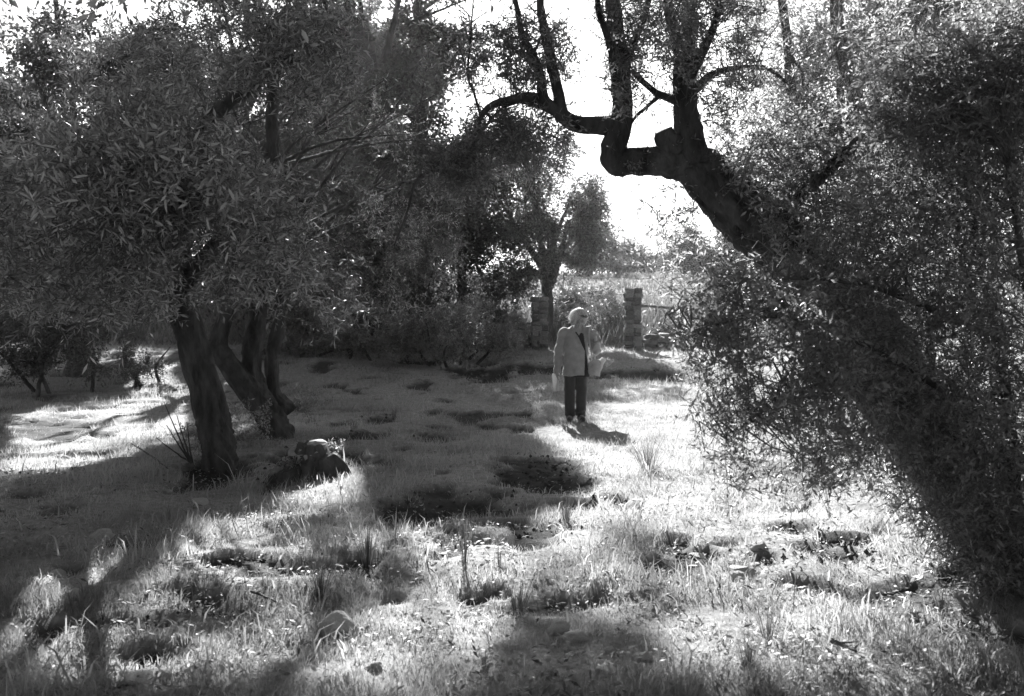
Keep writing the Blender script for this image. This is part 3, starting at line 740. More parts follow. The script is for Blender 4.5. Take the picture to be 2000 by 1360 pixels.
def bgtree(name, label, px, Yb, trunk_top_px, crown, leaf, lean=0, tr=.18, seed=0, cat='tree', mat=None, fork=False, twigs=0, extra=None):
    rng = np.random.RandomState(seed)
    x = (px - 1000) / F * Yb
    b = np.array([x, Yb, float(h0(x, Yb))])
    o = thing(name, label, cat, b)
    top = px2w(trunk_top_px[0], trunk_top_px[1], Yb)
    mid = b * .5 + top * .5 + [lean, 0, 0]
    sk = [wood(o, 'trunk', np.array([b - [0, 0, .1], b * .8 + mid * .2, mid, top]), [tr * 1.25, tr, tr * .85, tr * .5], seed, 10, .14, .2)]
    fo = Foliage()
    for k, (cx, cy, dy, rx, ry, n) in enumerate(crown):
        c = px2w(cx, cy, Yb + dy)
        rr = np.array([rx / F * (Yb + dy), max(rx, ry) / F * (Yb + dy) * .8, ry / F * (Yb + dy)])
        st = mid * .5 + top * .5
        sk.append(wood(o, 'branch', np.array([st, st * .45 + c * .55 + [0, 0, .2], c]), [tr * .5, tr * .3, tr * .08], seed + 7 * k, 7, .12, .3))
        fo.ell(c, rr, int(n * DENS), rng, **leaf)
    if extra: extra(fo, rng)
    if twigs: fo.branchlets(np.vstack(sk), twigs, rng, .015, 2.0)
    fo.build(o, mat or M_LEAFF)
    return o
LB = dict(L=.75, nl=11, ll=.155, lw=.055)
bgtree('broadleaf_tree', 'tall tree left of the sky gap, its crown reaching above the picture', 735, 25, (720, 60),
       [(700, 130, 0, 110, 120, 420), (640, 260, 1, 120, 110, 380), (770, 320, -1, 110, 100, 330), (800, 440, 0, 110, 90, 330), (700, 470, -1, 110, 100, 330), (760, 60, 1, 70, 70, 130), (620, 40, 1, 110, 110, 330), (680, -120, 1, 190, 130, 600), (830, 250, .5, 60, 60, 90), (560, -120, 1, 160, 130, 450), (820, -190, 1, 170, 90, 500)], LB, .3, .22, 401, twigs=.15)
bgtree('broadleaf_tree', 'broad dark tree standing directly behind the twisted stems', 520, 24, (510, 250),
       [(470, 330, 0, 150, 130, 480), (560, 430, 0, 120, 120, 400), (420, 480, 0, 150, 120, 420), (520, 560, .5, 140, 90, 400), (420, 180, 1, 140, 120, 360), (540, 200, 1, 110, 110, 300), (420, -60, 1, 180, 150, 500)], LB, -.2, .2, 402)
bgtree('broadleaf_tree', 'tree at far left behind the low crown, a dark bough slanting down against bright sky', 150, 20, (120, 240),
       [(60, 420, 0, 130, 130, 420), (220, 380, 0, 140, 130, 430), (300, 520, 1, 130, 110, 400), (120, 560, 1, 150, 90, 420), (330, 280, 1, 120, 110, 260), (150, 90, 0, 130, 70, 190), (60, 130, 0, 80, 90, 120), (250, 150, 0, 100, 80, 220), (30, 300, 0, 90, 80, 200), (100, -120, 0, 220, 110, 500), (300, 80, 0, 110, 60, 130)], LB, .1, .2, 403)
bgtree('holm_tree', 'round dense tree in the middle distance between the wood and the left stone pillar', 905, 30, (900, 420),
       [(880, 440, 0, 90, 110, 420), (950, 500, -1, 90, 90, 380), (850, 560, 0, 110, 80, 360), (920, 360, 0, 80, 80, 260), (990, 400, 0, 60, 80, 200), (960, 590, -1, 80, 60, 260)], dict(L=.7, nl=11, ll=.12, lw=.05), .0, .16, 404)
Hh = bgtree('olive_tree', 'small forked tree behind the left stone pillar, trunk splitting in two under a drooping crown', 1066, 28, (1062, 500),
       [(1040, 330, 0, 85, 85, 480), (1110, 400, 0, 75, 80, 460), (1000, 440, 0, 60, 90, 420), (1080, 460, -.5, 70, 60, 380), (1150, 440, 0, 45, 60, 220), (1020, 280, 0, 60, 50, 160), (1130, 490, .5, 45, 35, 150), (940, 350, 0, 60, 70, 260), (1000, 540, -.5, 60, 40, 200)], dict(L=.6, nl=12, ll=.11, lw=.042, sag=.5, carve=False), .05, .2, 405, twigs=.2, extra=lambda fo, r: shade(fo, [(1060, 640), (1420, 640), (1420, 720), (1180, 740), (1060, 735)], 27, 29.3, 240, r, dict(L=.5, nl=12, ll=.09, lw=.035), 1240))
wood(Hh, 'branch', pl((1068, 570, 28), (1082, 535, 28), (1096, 490, 28), (1110, 430, 28)), [.13, .12, .10, .05], 777, 9, .12)
# far hedge line on the field's upper edge
for i, (px, py, Yb, rx, ry, lab) in enumerate([
    (1150, 470, 56, 55, 50, 'hazy tree on the crest of the field just right of the forked tree'),
    (1215, 490, 70, 45, 34, 'small pale tree on the skyline in the lowest dip of the sky gap'),
    (1352, 486, 62, 46, 46, 'round hazy tree on the skyline left of the leaning trunk'),
    (1435, 470, 60, 60, 60, 'pale tree on the field edge seen just under the leaning trunk'),
    (1530, 480, 58, 80, 80, 'pale field-edge tree behind the sunlit sprays of the leaning tree'),
    (1290, 508, 78, 40, 20, 'low bush on the skyline left of the round hazy tree')]):
    bgtree('field_tree', lab, px, Yb, (px, py), [(px, py, 0, rx, ry, 380), (px - rx * .5, py + ry * .3, 0, rx * .6, ry * .6, 160), (px + rx * .5, py + ry * .35, 0, rx * .6, ry * .6, 160), (px - rx * .2, py + ry * .8, -.5, rx * 1.1, ry * .45, 220), (px + rx * .9, py + ry * .9, 1, rx * .7, ry * .35, 130)], dict(L=.9, nl=10, ll=.22, lw=.09), 0, .2, 450 + i)
# wood beyond, left: taller trees that close the view and throw the shade on the clearing
for i, (px, Yb, hgt, lab) in enumerate([
    (330, 38, 9, 'tall tree deep in the wood behind the single dark trunk'), (610, 40, 11, 'tall tree deep in the wood behind the twisted stems'),
    (800, 36, 12, 'tallest tree of the wood, its top out of the picture left of the sky gap'), (40, 32, 9, 'tall tree deep in the wood at the left picture edge'), (470, 34, 10, 'tall tree deep in the wood between the single trunk and the twisted stems')]):
    pyt = HZ - (hgt - CH) / Yb * F
    rngc = np.random.RandomState(600 + i); cr = []
    for k in range(9):
        cr.append((px + rngc.uniform(-110, 110), rngc.uniform(pyt, 560), rngc.uniform(-2, 2), rngc.uniform(70, 110), rngc.uniform(60, 100), 190))
    bgtree('wood_tree', lab, px, Yb, (px + 10, pyt + 60), cr, dict(L=1.0, nl=10, ll=.26, lw=.10), .2, .22, 610 + i)

SH1 = [(560, 690), (1060, 690), (1180, 745), (1040, 800), (1010, 840), (1090, 900), (1150, 960), (1100, 1000), (960, 1050), (760, 1020), (720, 900), (640, 860), (560, 800)]
SH3 = [(20, 935), (330, 890), (560, 890), (640, 990), (480, 960), (300, 1060), (200, 1130), (20, 1150)]
SH4 = [(20, 730), (370, 690), (372, 752), (200, 770), (20, 810)]
LT = dict(L=.9, nl=11, ll=.17, lw=.065)
for i, (px, Yb, y0, y1, hh_, n, lab) in enumerate([(690, 29, 23, 32, 13, 2600, 'very tall tree in the wood behind the fan of fine branches, crown above the picture'),
                                            (820, 41, 34, 47, 17, 3000, 'very tall tree at the back edge of the wood beside the sky gap')]):
    rngc = np.random.RandomState(640 + i)
    x = (px - 1000) / F * Yb; b = np.array([x, Yb, float(h0(x, Yb))])
    o = thing('tall_tree', lab, 'tree', b)
    tk = wood(o, 'trunk', np.array([b - [0, 0, .2], b + [.1, 0, hh_ * .35], b + [-.1, 0, hh_ * .7], b + [.15, 0, hh_]]), [.3, .26, .2, .08], 640 + i, 10, .14, .3)
    for k in range(7):
        st = tk[int(len(tk) * (.45 + .07 * k))]; an = rngc.uniform(0, 6.28); d = np.array([math.cos(an), math.sin(an), .55]) * rngc.uniform(2, 4)
        wood(o, 'branch', np.array([st, st + d * .5 + [0, 0, .2], st + d]), [.1, .06, .02], 650 + k + 9 * i, 7, .12, .3)
    fo = Foliage()
    shade(fo, SH1, y0, y1, n, rngc, LT)
    if i == 0:
        shade(fo, SH3, 15, 26, 1500, rngc, dict(L=.7, nl=11, ll=.12, lw=.045)); shade(fo, SH4, 24, 32, 1200, rngc, LT)
    if i == 0: shade(fo, [(1000, 1120), (1180, 1050), (1290, 1060), (1400, 1130), (1420, 1345), (980, 1345)], 24, 32, 35, rngc, LT)
    fo.build(o, M_LEAFF)
for i, (px, Yb, cr, lab) in enumerate([
    (1640, 22, [(1600, 200, 0, 120, 110, 380), (1720, 320, 0, 120, 130, 420), (1560, 420, 0, 90, 110, 260), (1680, 60, 0, 140, 110, 360), (1650, 540, 0, 110, 110, 380)], 'pale tree in the wood at right, filling behind the slim upright stem'),
    (1880, 20, [(1850, 200, 0, 140, 130, 420), (1960, 380, 0, 130, 150, 420), (1860, 60, 0, 150, 100, 380), (2000, 100, 0, 120, 120, 300), (1850, 520, 0, 150, 130, 420)], 'tree in the wood at the upper right corner behind the thicket')]):
    bgtree('broadleaf_tree', lab, px, Yb, (px, 150), cr, LB, .2, .18, 680 + i)

# unseen trees added beside and behind the camera to cut the sky fill
def grove(label, x, y, hgt, rad, seed):
    rng = np.random.RandomState(seed)
    b = np.array([x, y, float(h0(x, y))])
    o = thing('olive_tree', label, 'tree', b, 'unseen trees added beside and behind the viewpoint to cut sky fill')
    wood(o, 'trunk', np.array([b - [0, 0, .1], b + [.2, 0, 1], b + [0, .2, 2], b + [.1, 0, hgt * .7]]), [.32, .25, .2, .1], seed, 12, .2, .2)
    fo = Foliage()
    for k in range(7):
        a = k * .9; c = b + [math.cos(a) * rad * .55, math.sin(a) * rad * .55, hgt * rng.uniform(.45, .85)]
        fo.ell(c, [rad * .6, rad * .6, hgt * .28], 100, rng, L=.9, nl=9, ll=.36, lw=.16)
    fo.build(o, M_LEAFF)
for i, (x, y, h_, r_) in enumerate([(-9, 0, 7, 3.6), (9, 1, 7, 3.6), (-11, -10, 8, 4.5), (11, -9, 8, 4.5), (-10.5, 8, 7, 3.4), (10, 9, 7, 3.4), (6.5, -3.5, 8, 4), (3, -7, 7.5, 3.8)]):
    grove('unseen grove tree with a short trunk, added beside or behind the viewpoint', x, y, h_, r_, 1200 + i)
# ---- shrubs
def shrub(name, label, px, Yb, blobs, leaf, seed, mat=None, stems=4):
    rng = np.random.RandomState(seed)
    x = (px - 1000) / F * Yb
    b = np.array([x, Yb, float(h0(x, Yb))])
    o = thing(name, label, 'shrub', b)
    fo = Foliage()
    for k, (cx, cy, dy, rx, ry, n) in enumerate(blobs):
        c = px2w(cx, cy, Yb + dy)
        for q in range(max(1, stems // len(blobs))):
            bq = b * .6 + np.array([c[0], c[1], 0]) * .4 + rng.normal(size=3) * [.2, .2, 0]
            bq[2] = h0(bq[0], bq[1]) - .05
            wood(o, 'stem', np.array([bq, (bq + c) / 2 + rng.normal(size=3) * .1, c + rng.normal(size=3) * .2]), [.04, .03, .01], seed + k * 5 + q, 6, .1, .3)
        fo.ell(c, np.array([rx, max(rx, ry) * .8, ry]) / F * (Yb + dy), n, rng, **leaf)
    fo.build(o, mat or M_LEAFF)
    return o
LS = dict(L=.4, nl=12, ll=.07, lw=.028)
shrub('shrub', 'dark hedge-like shrub at the left picture edge beyond the sunny grass', 130, 17.5, [(60, 660, 0, 90, 75, 420), (170, 660, .3, 80, 75, 420), (110, 620, .5, 120, 60, 420), (-40, 650, 0, 90, 80, 250)], LS, 701)
shrub('shrub', 'sunlit shrub of hanging sprays at the end of the dark left hedge', 285, 18.5, [(270, 690, 0, 38, 50, 190), (305, 710, .3, 34, 38, 130), (255, 725, -.3, 24, 26, 80)], dict(L=.4, nl=12, ll=.06, lw=.022), 702)
shrub('shrub', 'low bush line behind the twisted stems at the edge of the wood', 600, 23.5, [(540, 645, 0, 80, 50, 320), (640, 640, 0, 80, 55, 340), (600, 600, .5, 90, 55, 300), (590, 670, -.5, 110, 26, 260), (690, 672, -.5, 80, 26, 220)], LS, 703, M_LEAFB)
shrub('shrub', 'glossy bush with bright glints at the foot of the wood, left of the dark bramble', 735, 22.5, [(700, 590, 0, 80, 75, 420), (770, 520, .4, 90, 70, 420), (690, 660, 0, 50, 30, 150), (850, 500, .8, 70, 60, 300), (660, 500, .6, 70, 70, 320)], dict(L=.4, nl=12, ll=.065, lw=.026), 704, M_LEAFB)
shrub('bramble_bush', 'dark low bramble spilling onto the grass in front of the wood, middle left', 860, 22, [(830, 640, 0, 80, 50, 380), (900, 620, .5, 80, 65, 380), (970, 640, .8, 60, 45, 260), (780, 665, -.4, 70, 34, 260), (880, 672, -.6, 90, 26, 260), (980, 668, 0, 60, 24, 160)], LS, 705, M_LEAFB)
shrub('shrub', 'shrub behind the gap between the two stone pillars', 1150, 29, [(1110, 610, 0, 60, 55, 420), (1180, 615, 0, 60, 50, 420), (1150, 590, .6, 70, 35, 300), (1225, 640, 0, 40, 40, 240)], dict(L=.45, nl=12, ll=.075, lw=.03, carve=False), 706)
shrub('shrub', 'low shrub right of the right stone pillar at the foot of the field', 1330, 27.5, [(1295, 655, 0, 50, 36, 300), (1370, 650, 0, 60, 40, 340), (1450, 650, 0, 70, 50, 360)], dict(L=.45, nl=12, ll=.075, lw=.03, carve=False), 707)
shrub('shrub', 'small dark bush alone on the bright field', 1325, 47, [(1325, 566, 0, 26, 12, 110)], dict(L=.5, nl=11, ll=.12, lw=.05), 708)

# ------------------------------------------------------------------ stones, pillars, walls
def block_mesh(seed):
    rng = np.random.RandomState(seed)
    bm = bmesh.new(); bmesh.ops.create_cube(bm, size=1)
    for v in bm.verts: v.co += Vector(rng.uniform(-.13, .13, 3))
    bmesh.ops.bevel(bm, geom=bm.edges[:], offset=.11, segments=1, affect='EDGES')
    me = bpy.data.meshes.new('stone'); bm.to_mesh(me); bm.free(); me.materials.append(M_WSTONE)
    return me
BLK = [block_mesh(i) for i in range(7)]
def stone_at(root, p, s, rz, rng, name='stone'):
    o = bpy.data.objects.new(name, BLK[rng.randint(7)])
    o.parent = root; o.location = p; o.scale = s; o.rotation_euler = (rng.uniform(-.10, .10), rng.uniform(-.10, .10), rz + rng.uniform(-.13, .13) + math.pi * rng.randint(2))
    COL.objects.link(o)
def pillar(px, Yb, hgt, label, seed):
    rng = np.random.RandomState(seed)
    x = (px - 1000) / F * Yb; b = np.array([x, Yb, float(hh(x, Yb)) - .05])
    o = thing('stone_pillar', label, 'pillar', b, 'stone gate pillars at the foot of the field')
    z = 0; w = .43
    while z < hgt:
        ch = rng.uniform(.085, .15)
        f = rng.uniform(.35, .65); f2 = rng.uniform(.35, .65)
        for (xa, xb) in ((0, f), (f, 1)):
            for (ya, yb) in ((0, f2), (f2, 1)):
                stone_at(o, ((xa + xb) / 2 * w - w / 2 + rng.uniform(-.03, .03), (ya + yb) / 2 * w - w / 2 + rng.uniform(-.03, .03), z + ch / 2), ((xb - xa) * w * 1.0, (yb - ya) * w * 1.0, ch * .97), 0, rng)
        z += ch
    return o
pillar(1054, 26, 1.35, 'left of the two dry stone gate pillars, half hidden under hanging leaves', 801)
pillar(1236, 26, 1.62, 'right of the two dry stone gate pillars, topped by a dark end of a rail', 802)
def wall(x0, x1, Yb, hgt, label, seed, nmax=290, dy=0.0):
    rng = np.random.RandomState(seed)
    b = np.array([(x0 + x1) / 2, Yb, float(h0(0, Yb))])
    o = thing('dry_stone_wall', label, 'wall', b)
    n = 0
    for row in range(2):
        z = -.06
        for c in range(9):
            ch = rng.uniform(.10, .16); x = x0 + rng.uniform(0, .15)
            while x < x1:
                w = rng.uniform(.16, .36)
                top = hgt * (.55 + .75 * float(vn(x * .7, seed, 90)))
                if z < top and n < nmax:
                    gz = float(hh(x, Yb)) - b[2]
                    stone_at(o, (x + w / 2 - b[0], dy * (x - x0) + row * .24 + rng.uniform(-.04, .04), gz + z + ch / 2), (w * 1.03, .27, ch * 1.06), 0, rng); n += 1
                x += w
            z += ch
    return o
wall(-3.2, 0.5, 26.2, .62, 'low tumbled dry stone wall running left from the left pillar into the wood', 811)
wall(3.55, 5.2, 26.1, .42, 'short low dry stone wall running right from the right pillar', 812)
wall(-6.4, -4.0, 25.2, .5, 'overgrown dry stone wall behind the twisted stems', 813)
# slab by the wall
def rock_mesh(seed, sub=2, amp=.35):
    bm = bmesh.new(); bmesh.ops.create_icosphere(bm, subdivisions=sub, radius=1)
    for v in bm.verts:
        c = v.co
        k = 1 + amp * (float(vn(c.x * 1.3 + seed * 3.1, c.y * 1.3 + c.z * 1.7, 95)) - .5) * 2 + amp * .5 * (float(vn(c.x * 3 + 9, c.y * 3 + c.z * 2.5 + seed, 96)) - .5)
        v.co = c * k
    rr_ = np.random.RandomState(seed + 50)
    for _ in range(6):
        nn = Vector(nrm(rr_.normal(size=3))); dd = rr_.uniform(.68, .92)
        for v in bm.verts:
            e = v.co.dot(nn) - dd
            if e > 0: v.co -= nn * e * .92
    me = bpy.data.meshes.new('rock'); bm.to_mesh(me); bm.free()
    me.materials.append(M_STONE)
    return me
ROCKS = [rock_mesh(i, 3) for i in range(6)]
def rock(px, py, wpx, hpx, label, i, rz=0.0, tilt=0.0, group='pale stones lying in the turf'):
    p = gp(px, py); Yr = p[1]
    o = bpy.data.objects.new('stone', ROCKS[i % 6]); COL.objects.link(o)
    s = wpx / F * Yr / 2; hz = hpx / F * Yr / 2
    o.location = (p[0], Yr + s * .4, float(hh(p[0], Yr)) + hz * .25)
    o.scale = (s, s * .75, hz); o.rotation_euler = (tilt, tilt * .6, rz)
    prop(o, label, 'stone', group)
for r_ in [(655, 1235, 95, 75, 'large pale boulder half hidden in grass with a dark hollow under its left side', 0, .3, .35),
           (1090, 1225, 40, 50, 'upright pointed pale stone in the grass, centre foreground', 1, .5, .3),
           (1118, 1238, 56, 28, 'flat pale stone lying against the upright pointed one', 2, .1, .1),
           (1190, 1262, 30, 26, 'small round stone between the pointed stone and the pale slab', 3, .9, .2),
           (1252, 1282, 46, 30, 'pale flat-topped stone catching the light, lower centre right', 4, .2, .1),
           (1185, 1310, 46, 30, 'grey domed stone nearest the bottom edge, right of centre', 5, .7, .1),
           (387, 972, 34, 26, 'grey stone in deep shade below the single dark trunk', 1, 1.2, .1),
           (195, 1055, 40, 26, 'rounded stone in the shaded grass at left', 2, .4, .1),
           (107, 1110, 38, 40, 'grassy domed stone near the left edge', 3, .2, .1),
           (130, 1190, 40, 34, 'stone in dim grass at lower left under the domed one', 4, .8, .1),
           (265, 1335, 64, 34, 'broad stone cut by the bottom edge at left', 5, .3, .1),
           (322, 1328, 30, 28, 'small stone right beside the broad bottom-edge stone', 0, 1.1, .1),
           (1450, 1130, 58, 40, 'rounded dark-sided boulder in bright grass, right foreground', 1, .5, .1),
           (1545, 1142, 56, 38, 'second rounded boulder, right of the first in the bright grass', 2, 1.3, .1),
           (1375, 1275, 40, 24, 'small stone sunk in the grass at lower right', 3, .4, .1),
           (1480, 1080, 40, 26, 'stone on the rim of the dug soil at right', 4, .9, .1),
           (1365, 1075, 34, 16, 'white stone on the edge of the dark pit at right', 5, .2, .1),
           (730, 1300, 34, 24, 'low stone left of the bright foreground grass', 2, .3, .1)]:
    rock(*r_)
sl = gp(976, 672)
o = bpy.data.objects.new('stone_slab', BLK[2]); COL.objects.link(o)
o.location = (sl[0], sl[1] - .5, float(hh(sl[0], sl[1] - .5)) + .16); o.scale = (.55, .4, .14); o.rotation_euler = (.1, .12, .1)
prop(o, 'pale flat slab lying in front of the tumbled wall left of the woman', 'stone')

# rail and wire fence by the field
rail_y = 26.0
rl = thing('wooden_rail', 'dark wooden pole rail running right from the top of the right pillar', 'rail', px2w(1240, 596, rail_y))
wood(rl, 'pole', pl((1230, 595, rail_y), (1300, 601, rail_y), (1370, 605, rail_y), (1440, 606, rail_y), (1520, 604, rail_y)), [.045, .04, .04, .035, .03], 3, 8, .1, .1, M_WOOD)
ps = gp(1520, 690); wood(rl, 'post', np.array([[px2w(1520, 604, rail_y)[0], rail_y, float(h0(0, rail_y)) - .1], px2w(1520, 590, rail_y)]), [.05, .045], 4, 8, .1, 0, M_WOOD)
fy = 33.0
fe = thing('wire_fence', 'thin wire fence on wooden posts across the bright field', 'fence', px2w(1100, 600, fy) * [1, 1, 0] + [0, 0, float(h0(0, fy))])
for px in (1098, 1310, 1530):
    x = (px - 1000) / F * fy; z = float(h0(x, fy))
    wood(fe, 'post', np.array([[x, fy, z - .1], [x + .05, fy, z + 1.2]]), [.024, .02], px, 7, .1, 0, M_WOOD)
for k, z in enumerate((.55, 1.15)):
    P = []
    for px in np.linspace(1098, 1530, 17):
        x = (px - 1000) / F * fy; P.append((x, fy - .04, float(h0(x, fy)) + z - .06 * abs(math.sin((px - 1098) / 108 * math.pi))))
    wood(fe, 'wire', np.array(P), [.009] * 17, k, 5, .02, 0, M_WIRE, m=50)

# ------------------------------------------------------------------ cut stump
rng = np.random.RandomState(31)
sb = gp(598, 930); 
S = thing('tree_stump', 'dark mossy cut stump with a pale split top beside the twisted stems', 'stump', sb + [0, .25, 0])
base = np.array(S.location)
V, Fc, C = tube(np.array([base + [0, 0, -.15], base + [0, 0, .04], base + [-.02, 0, .12], base + [-.03, 0, .19]]), [.36, .31, .235, .20], 48, 30, 5, .34, ridge=.5)
link('stump_body', pymesh('stump_body', V - base, Fc), M_BARK, S)
rootflare(S, base, .17, 7, 95, 2.1)
ang = np.linspace(0, 2 * math.pi, 26, endpoint=False)
rr_ = .19 * (1 + .22 * (vn(np.cos(ang) * 1.6 + 3, np.sin(ang) * 1.6, 68) - .5))
zt = .222 + .03 * np.cos(ang) + .055 * np.sin(ang) + .018 * vn(ang * 3, ang * 0, 69)
ring = lambda k, dz: np.stack([-.03 + np.cos(ang) * rr_ * k, np.sin(ang) * rr_ * k, zt + dz], 1)
V = np.vstack([ring(1.0, -.05), ring(1.0, .0), ring(.9, .012), ring(.45, .004), [[-.03, 0, .228]]])
Fq = [(a * 26 + k, a * 26 + (k + 1) % 26, (a + 1) * 26 + (k + 1) % 26, (a + 1) * 26 + k) for a in range(3) for k in range(26)] + [(78 + k, 78 + (k + 1) % 26, 104) for k in range(26)]
link('cut_top', pymesh('cut_top', V, Fq, False), M_CUT, S)

# ------------------------------------------------------------------ grass
rng = np.random.RandomState(41)
def blades(n, ya, yb, hgt, wid, rng, soil_cut=.8, spread=.62, flat=False):
    Y = np.exp(rng.uniform(math.log(ya), math.log(yb), n)); X = rng.uniform(-1, 1, n) * (spread * Y + .8)
    sm = soil_shade_mask(X, Y)
    pat = fbm(X * 1.1, Y * 1.1, 55, 3)
    cl = fbm(X * 4.6, Y * 4.6, 56, 2)
    k = rng.rand(n) > np.maximum(np.maximum(sm * soil_cut * 1.25, 0.35 * (1 - sstep(.26, .42, pat))), .7 * (1 - sstep(.26, .46, cl)))
    X, Y, sm, pat, cl = X[k], Y[k], sm[k], pat[k], cl[k]; n = len(X)
    Z = hh(X, Y, sm) - .012
    h = hgt * (0.75 + .75 * sstep(.3, .7, pat)) * rng.gamma(7, 1 / 7, n) * (1 - .45 * sm) * (.45 + 1.15 * cl)
    w = wid * rng.uniform(.6, 1.4, n) * np.maximum(1, Y / 6) ** .75
    a = rng.uniform(0, 2 * math.pi, n); s = np.stack([np.cos(a), np.sin(a), a * 0], 1)
    la = rng.uniform(0, 2 * math.pi, n); lean = np.stack([np.cos(la), np.sin(la), la * 0], 1) * (h * rng.uniform(.15, .9, n))[:, None]
    up = np.zeros((n, 3)); up[:, 2] = h
    b = np.stack([X, Y, Z], 1); w = w[:, None] * .5
    mid = b + up * .62 + lean * .35
    tip = b + up * rng.uniform(.75, 1.0, n)[:, None] + lean
    V = np.stack([b - s * w * 1.3, b + s * w * 1.3, tip], 1) if flat else np.stack([b - s * w, b + s * w, mid + s * w * .8, mid - s * w * .8, tip], 1)
    tone = np.clip(.45 + (fbm(X * .8, Y * .8, 58, 3) - .5) * 1.9 + rng.normal(size=n) * .18, 0, 1)
    return V, tone
def patch_grass(name, lists, mat):
    """bent near blades and plain far ones as one object"""
    V5, T5 = lists[0]; V3, T3 = lists[1]
    n5, n3 = len(V5), len(V3)
    me = bpy.data.meshes.new(name)
    me.vertices.add(n5 * 5 + n3 * 3)
    me.vertices.foreach_set('co', np.concatenate([V5.ravel(), V3.ravel()]).astype(np.float32))
    l5 = (np.arange(n5)[:, None] * 5 + np.array([0, 1, 2, 3, 3, 2, 4])).ravel(); l3 = n5 * 5 + np.arange(n3 * 3)
    lo = np.concatenate([l5, l3]).astype(np.int32)
    tot = np.concatenate([np.tile([4, 3], n5), np.full(n3, 3)]).astype(np.int32)
    me.loops.add(len(lo)); me.loops.foreach_set('vertex_index', lo)
    me.polygons.add(len(tot)); me.polygons.foreach_set('loop_start', np.concatenate([[0], np.cumsum(tot)[:-1]]).astype(np.int32)); me.polygons.foreach_set('loop_total', tot)
    me.update(calc_edges=True)
    at = me.attributes.new('tone', 'FLOAT', 'POINT'); at.data.foreach_set('value', np.concatenate([np.repeat(T5, 5), np.repeat(T3, 3)]).astype(np.float32))
    link(name, me, mat, kind='stuff')
cat = lambda L: (np.concatenate([q[0] for q in L]), np.concatenate([q[1] for q in L]))
near = cat([blades(190000, 3.2, 6, .047, .0031, rng), blades(9000, 3.4, 10, .085, .010, rng)])   # with broader strap leaves among them
far = cat([blades(110000, 6, 9, .050, .0031, rng, flat=True), blades(165000, 9, 17, .06, .0036, rng, flat=True), blades(80000, 17, 27, .065, .004, rng, flat=True)])
patch_grass('grass', (near, far), M_GRASS)
V, T = blades(65000, 27, 90, .22, .012, rng, 0, .62, True)
link('field_grass', patmesh('field_grass', V, [0, 1, 2], [3], T), M_DRY, kind='stuff')
V, T = blades(26000, 26.6, 34, .30, .010, rng, 0, .62, True)
link('dry_scrub', patmesh('dry_scrub', V, [0, 1, 2], [3], T), M_SCRUB, kind='stuff')
def flat_leaves(name, n, ya, yb, ll, lw, z0, z1, mat, rng):
    Y = np.exp(rng.uniform(math.log(ya), math.log(yb), n)); X = rng.uniform(-1, 1, n) * (.62 * Y + .8)
    k = vn(X * 2.6, Y * 2.6, 59) + rng.normal(size=n) * .12 > .45; X, Y = X[k], Y[k]; n = len(X)
    b = np.stack([X, Y, hh(X, Y) + rng.uniform(z0, z1, n)], 1)
    a = rng.uniform(0, 6.283, n); d = nrm(np.stack([np.cos(a), np.sin(a), rng.uniform(-.2, .7, n)], 1))
    nr = rng.normal(size=(n, 3)) * .35 + [0, 0, 1]; nr = nrm(nr - d * (nr * d).sum(1, keepdims=True)); s_ = np.cross(d, nr)
    l = (ll * rng.uniform(.5, 1.4, n))[:, None]; w = (lw * rng.uniform(.6, 1.3, n))[:, None]
    V = np.stack([b, b + d * l * .5 + s_ * w * .5 + nr * w * .12, b + d * l, b + d * l * .5 - s_ * w * .5 + nr * w * .12], 1)
    link(name, patmesh(name, V, [0, 1, 2, 0, 2, 3], [3, 3], rng.rand(n)), mat, kind='stuff')
flat_leaves('ground_weeds', 20000, 3.3, 10, .034, .018, .005, .05, M_GRASS, rng)
flat_leaves('leaf_litter', 9000, 3.3, 12, .05, .013, .004, .03, M_TUFT, rng)
# crumbled soil on the dug patches
CX, CY = [], []
for (cx, cy, rx, ry) in _soil_shade:
    n = int(60 * rx * ry / .2) + 8; n = min(n, 170)
    a = rng.uniform(0, 2 * math.pi, n); q = np.sqrt(rng.rand(n)) * 1.05
    CX.append(cx + rx * q * np.cos(a)); CY.append(cy + ry * q * np.sin(a))
CX = np.concatenate(CX); CY = np.concatenate(CY); n = len(CX)
CZ = hh(CX, CY)
sz = np.minimum(rng.gamma(2.0, .005, n) + .003, .022)
octa = np.array([[1, 0, 0], [0, 1, 0], [-1, 0, 0], [0, -1, 0], [0, 0, 1], [0, 0, -1]], float)
V = octa[None] * sz[:, None, None] * rng.uniform(.6, 1.4, (n, 6, 1)) + np.stack([CX, CY, CZ + sz * .3], 1)[:, None]
link('soil_clods', patmesh('soil_clods', V, [0, 1, 4, 1, 2, 4, 2, 3, 4, 3, 0, 4, 1, 0, 5, 2, 1, 5, 3, 2, 5, 0, 3, 5], [3] * 8, smooth=False), M_SOIL, kind='stuff')
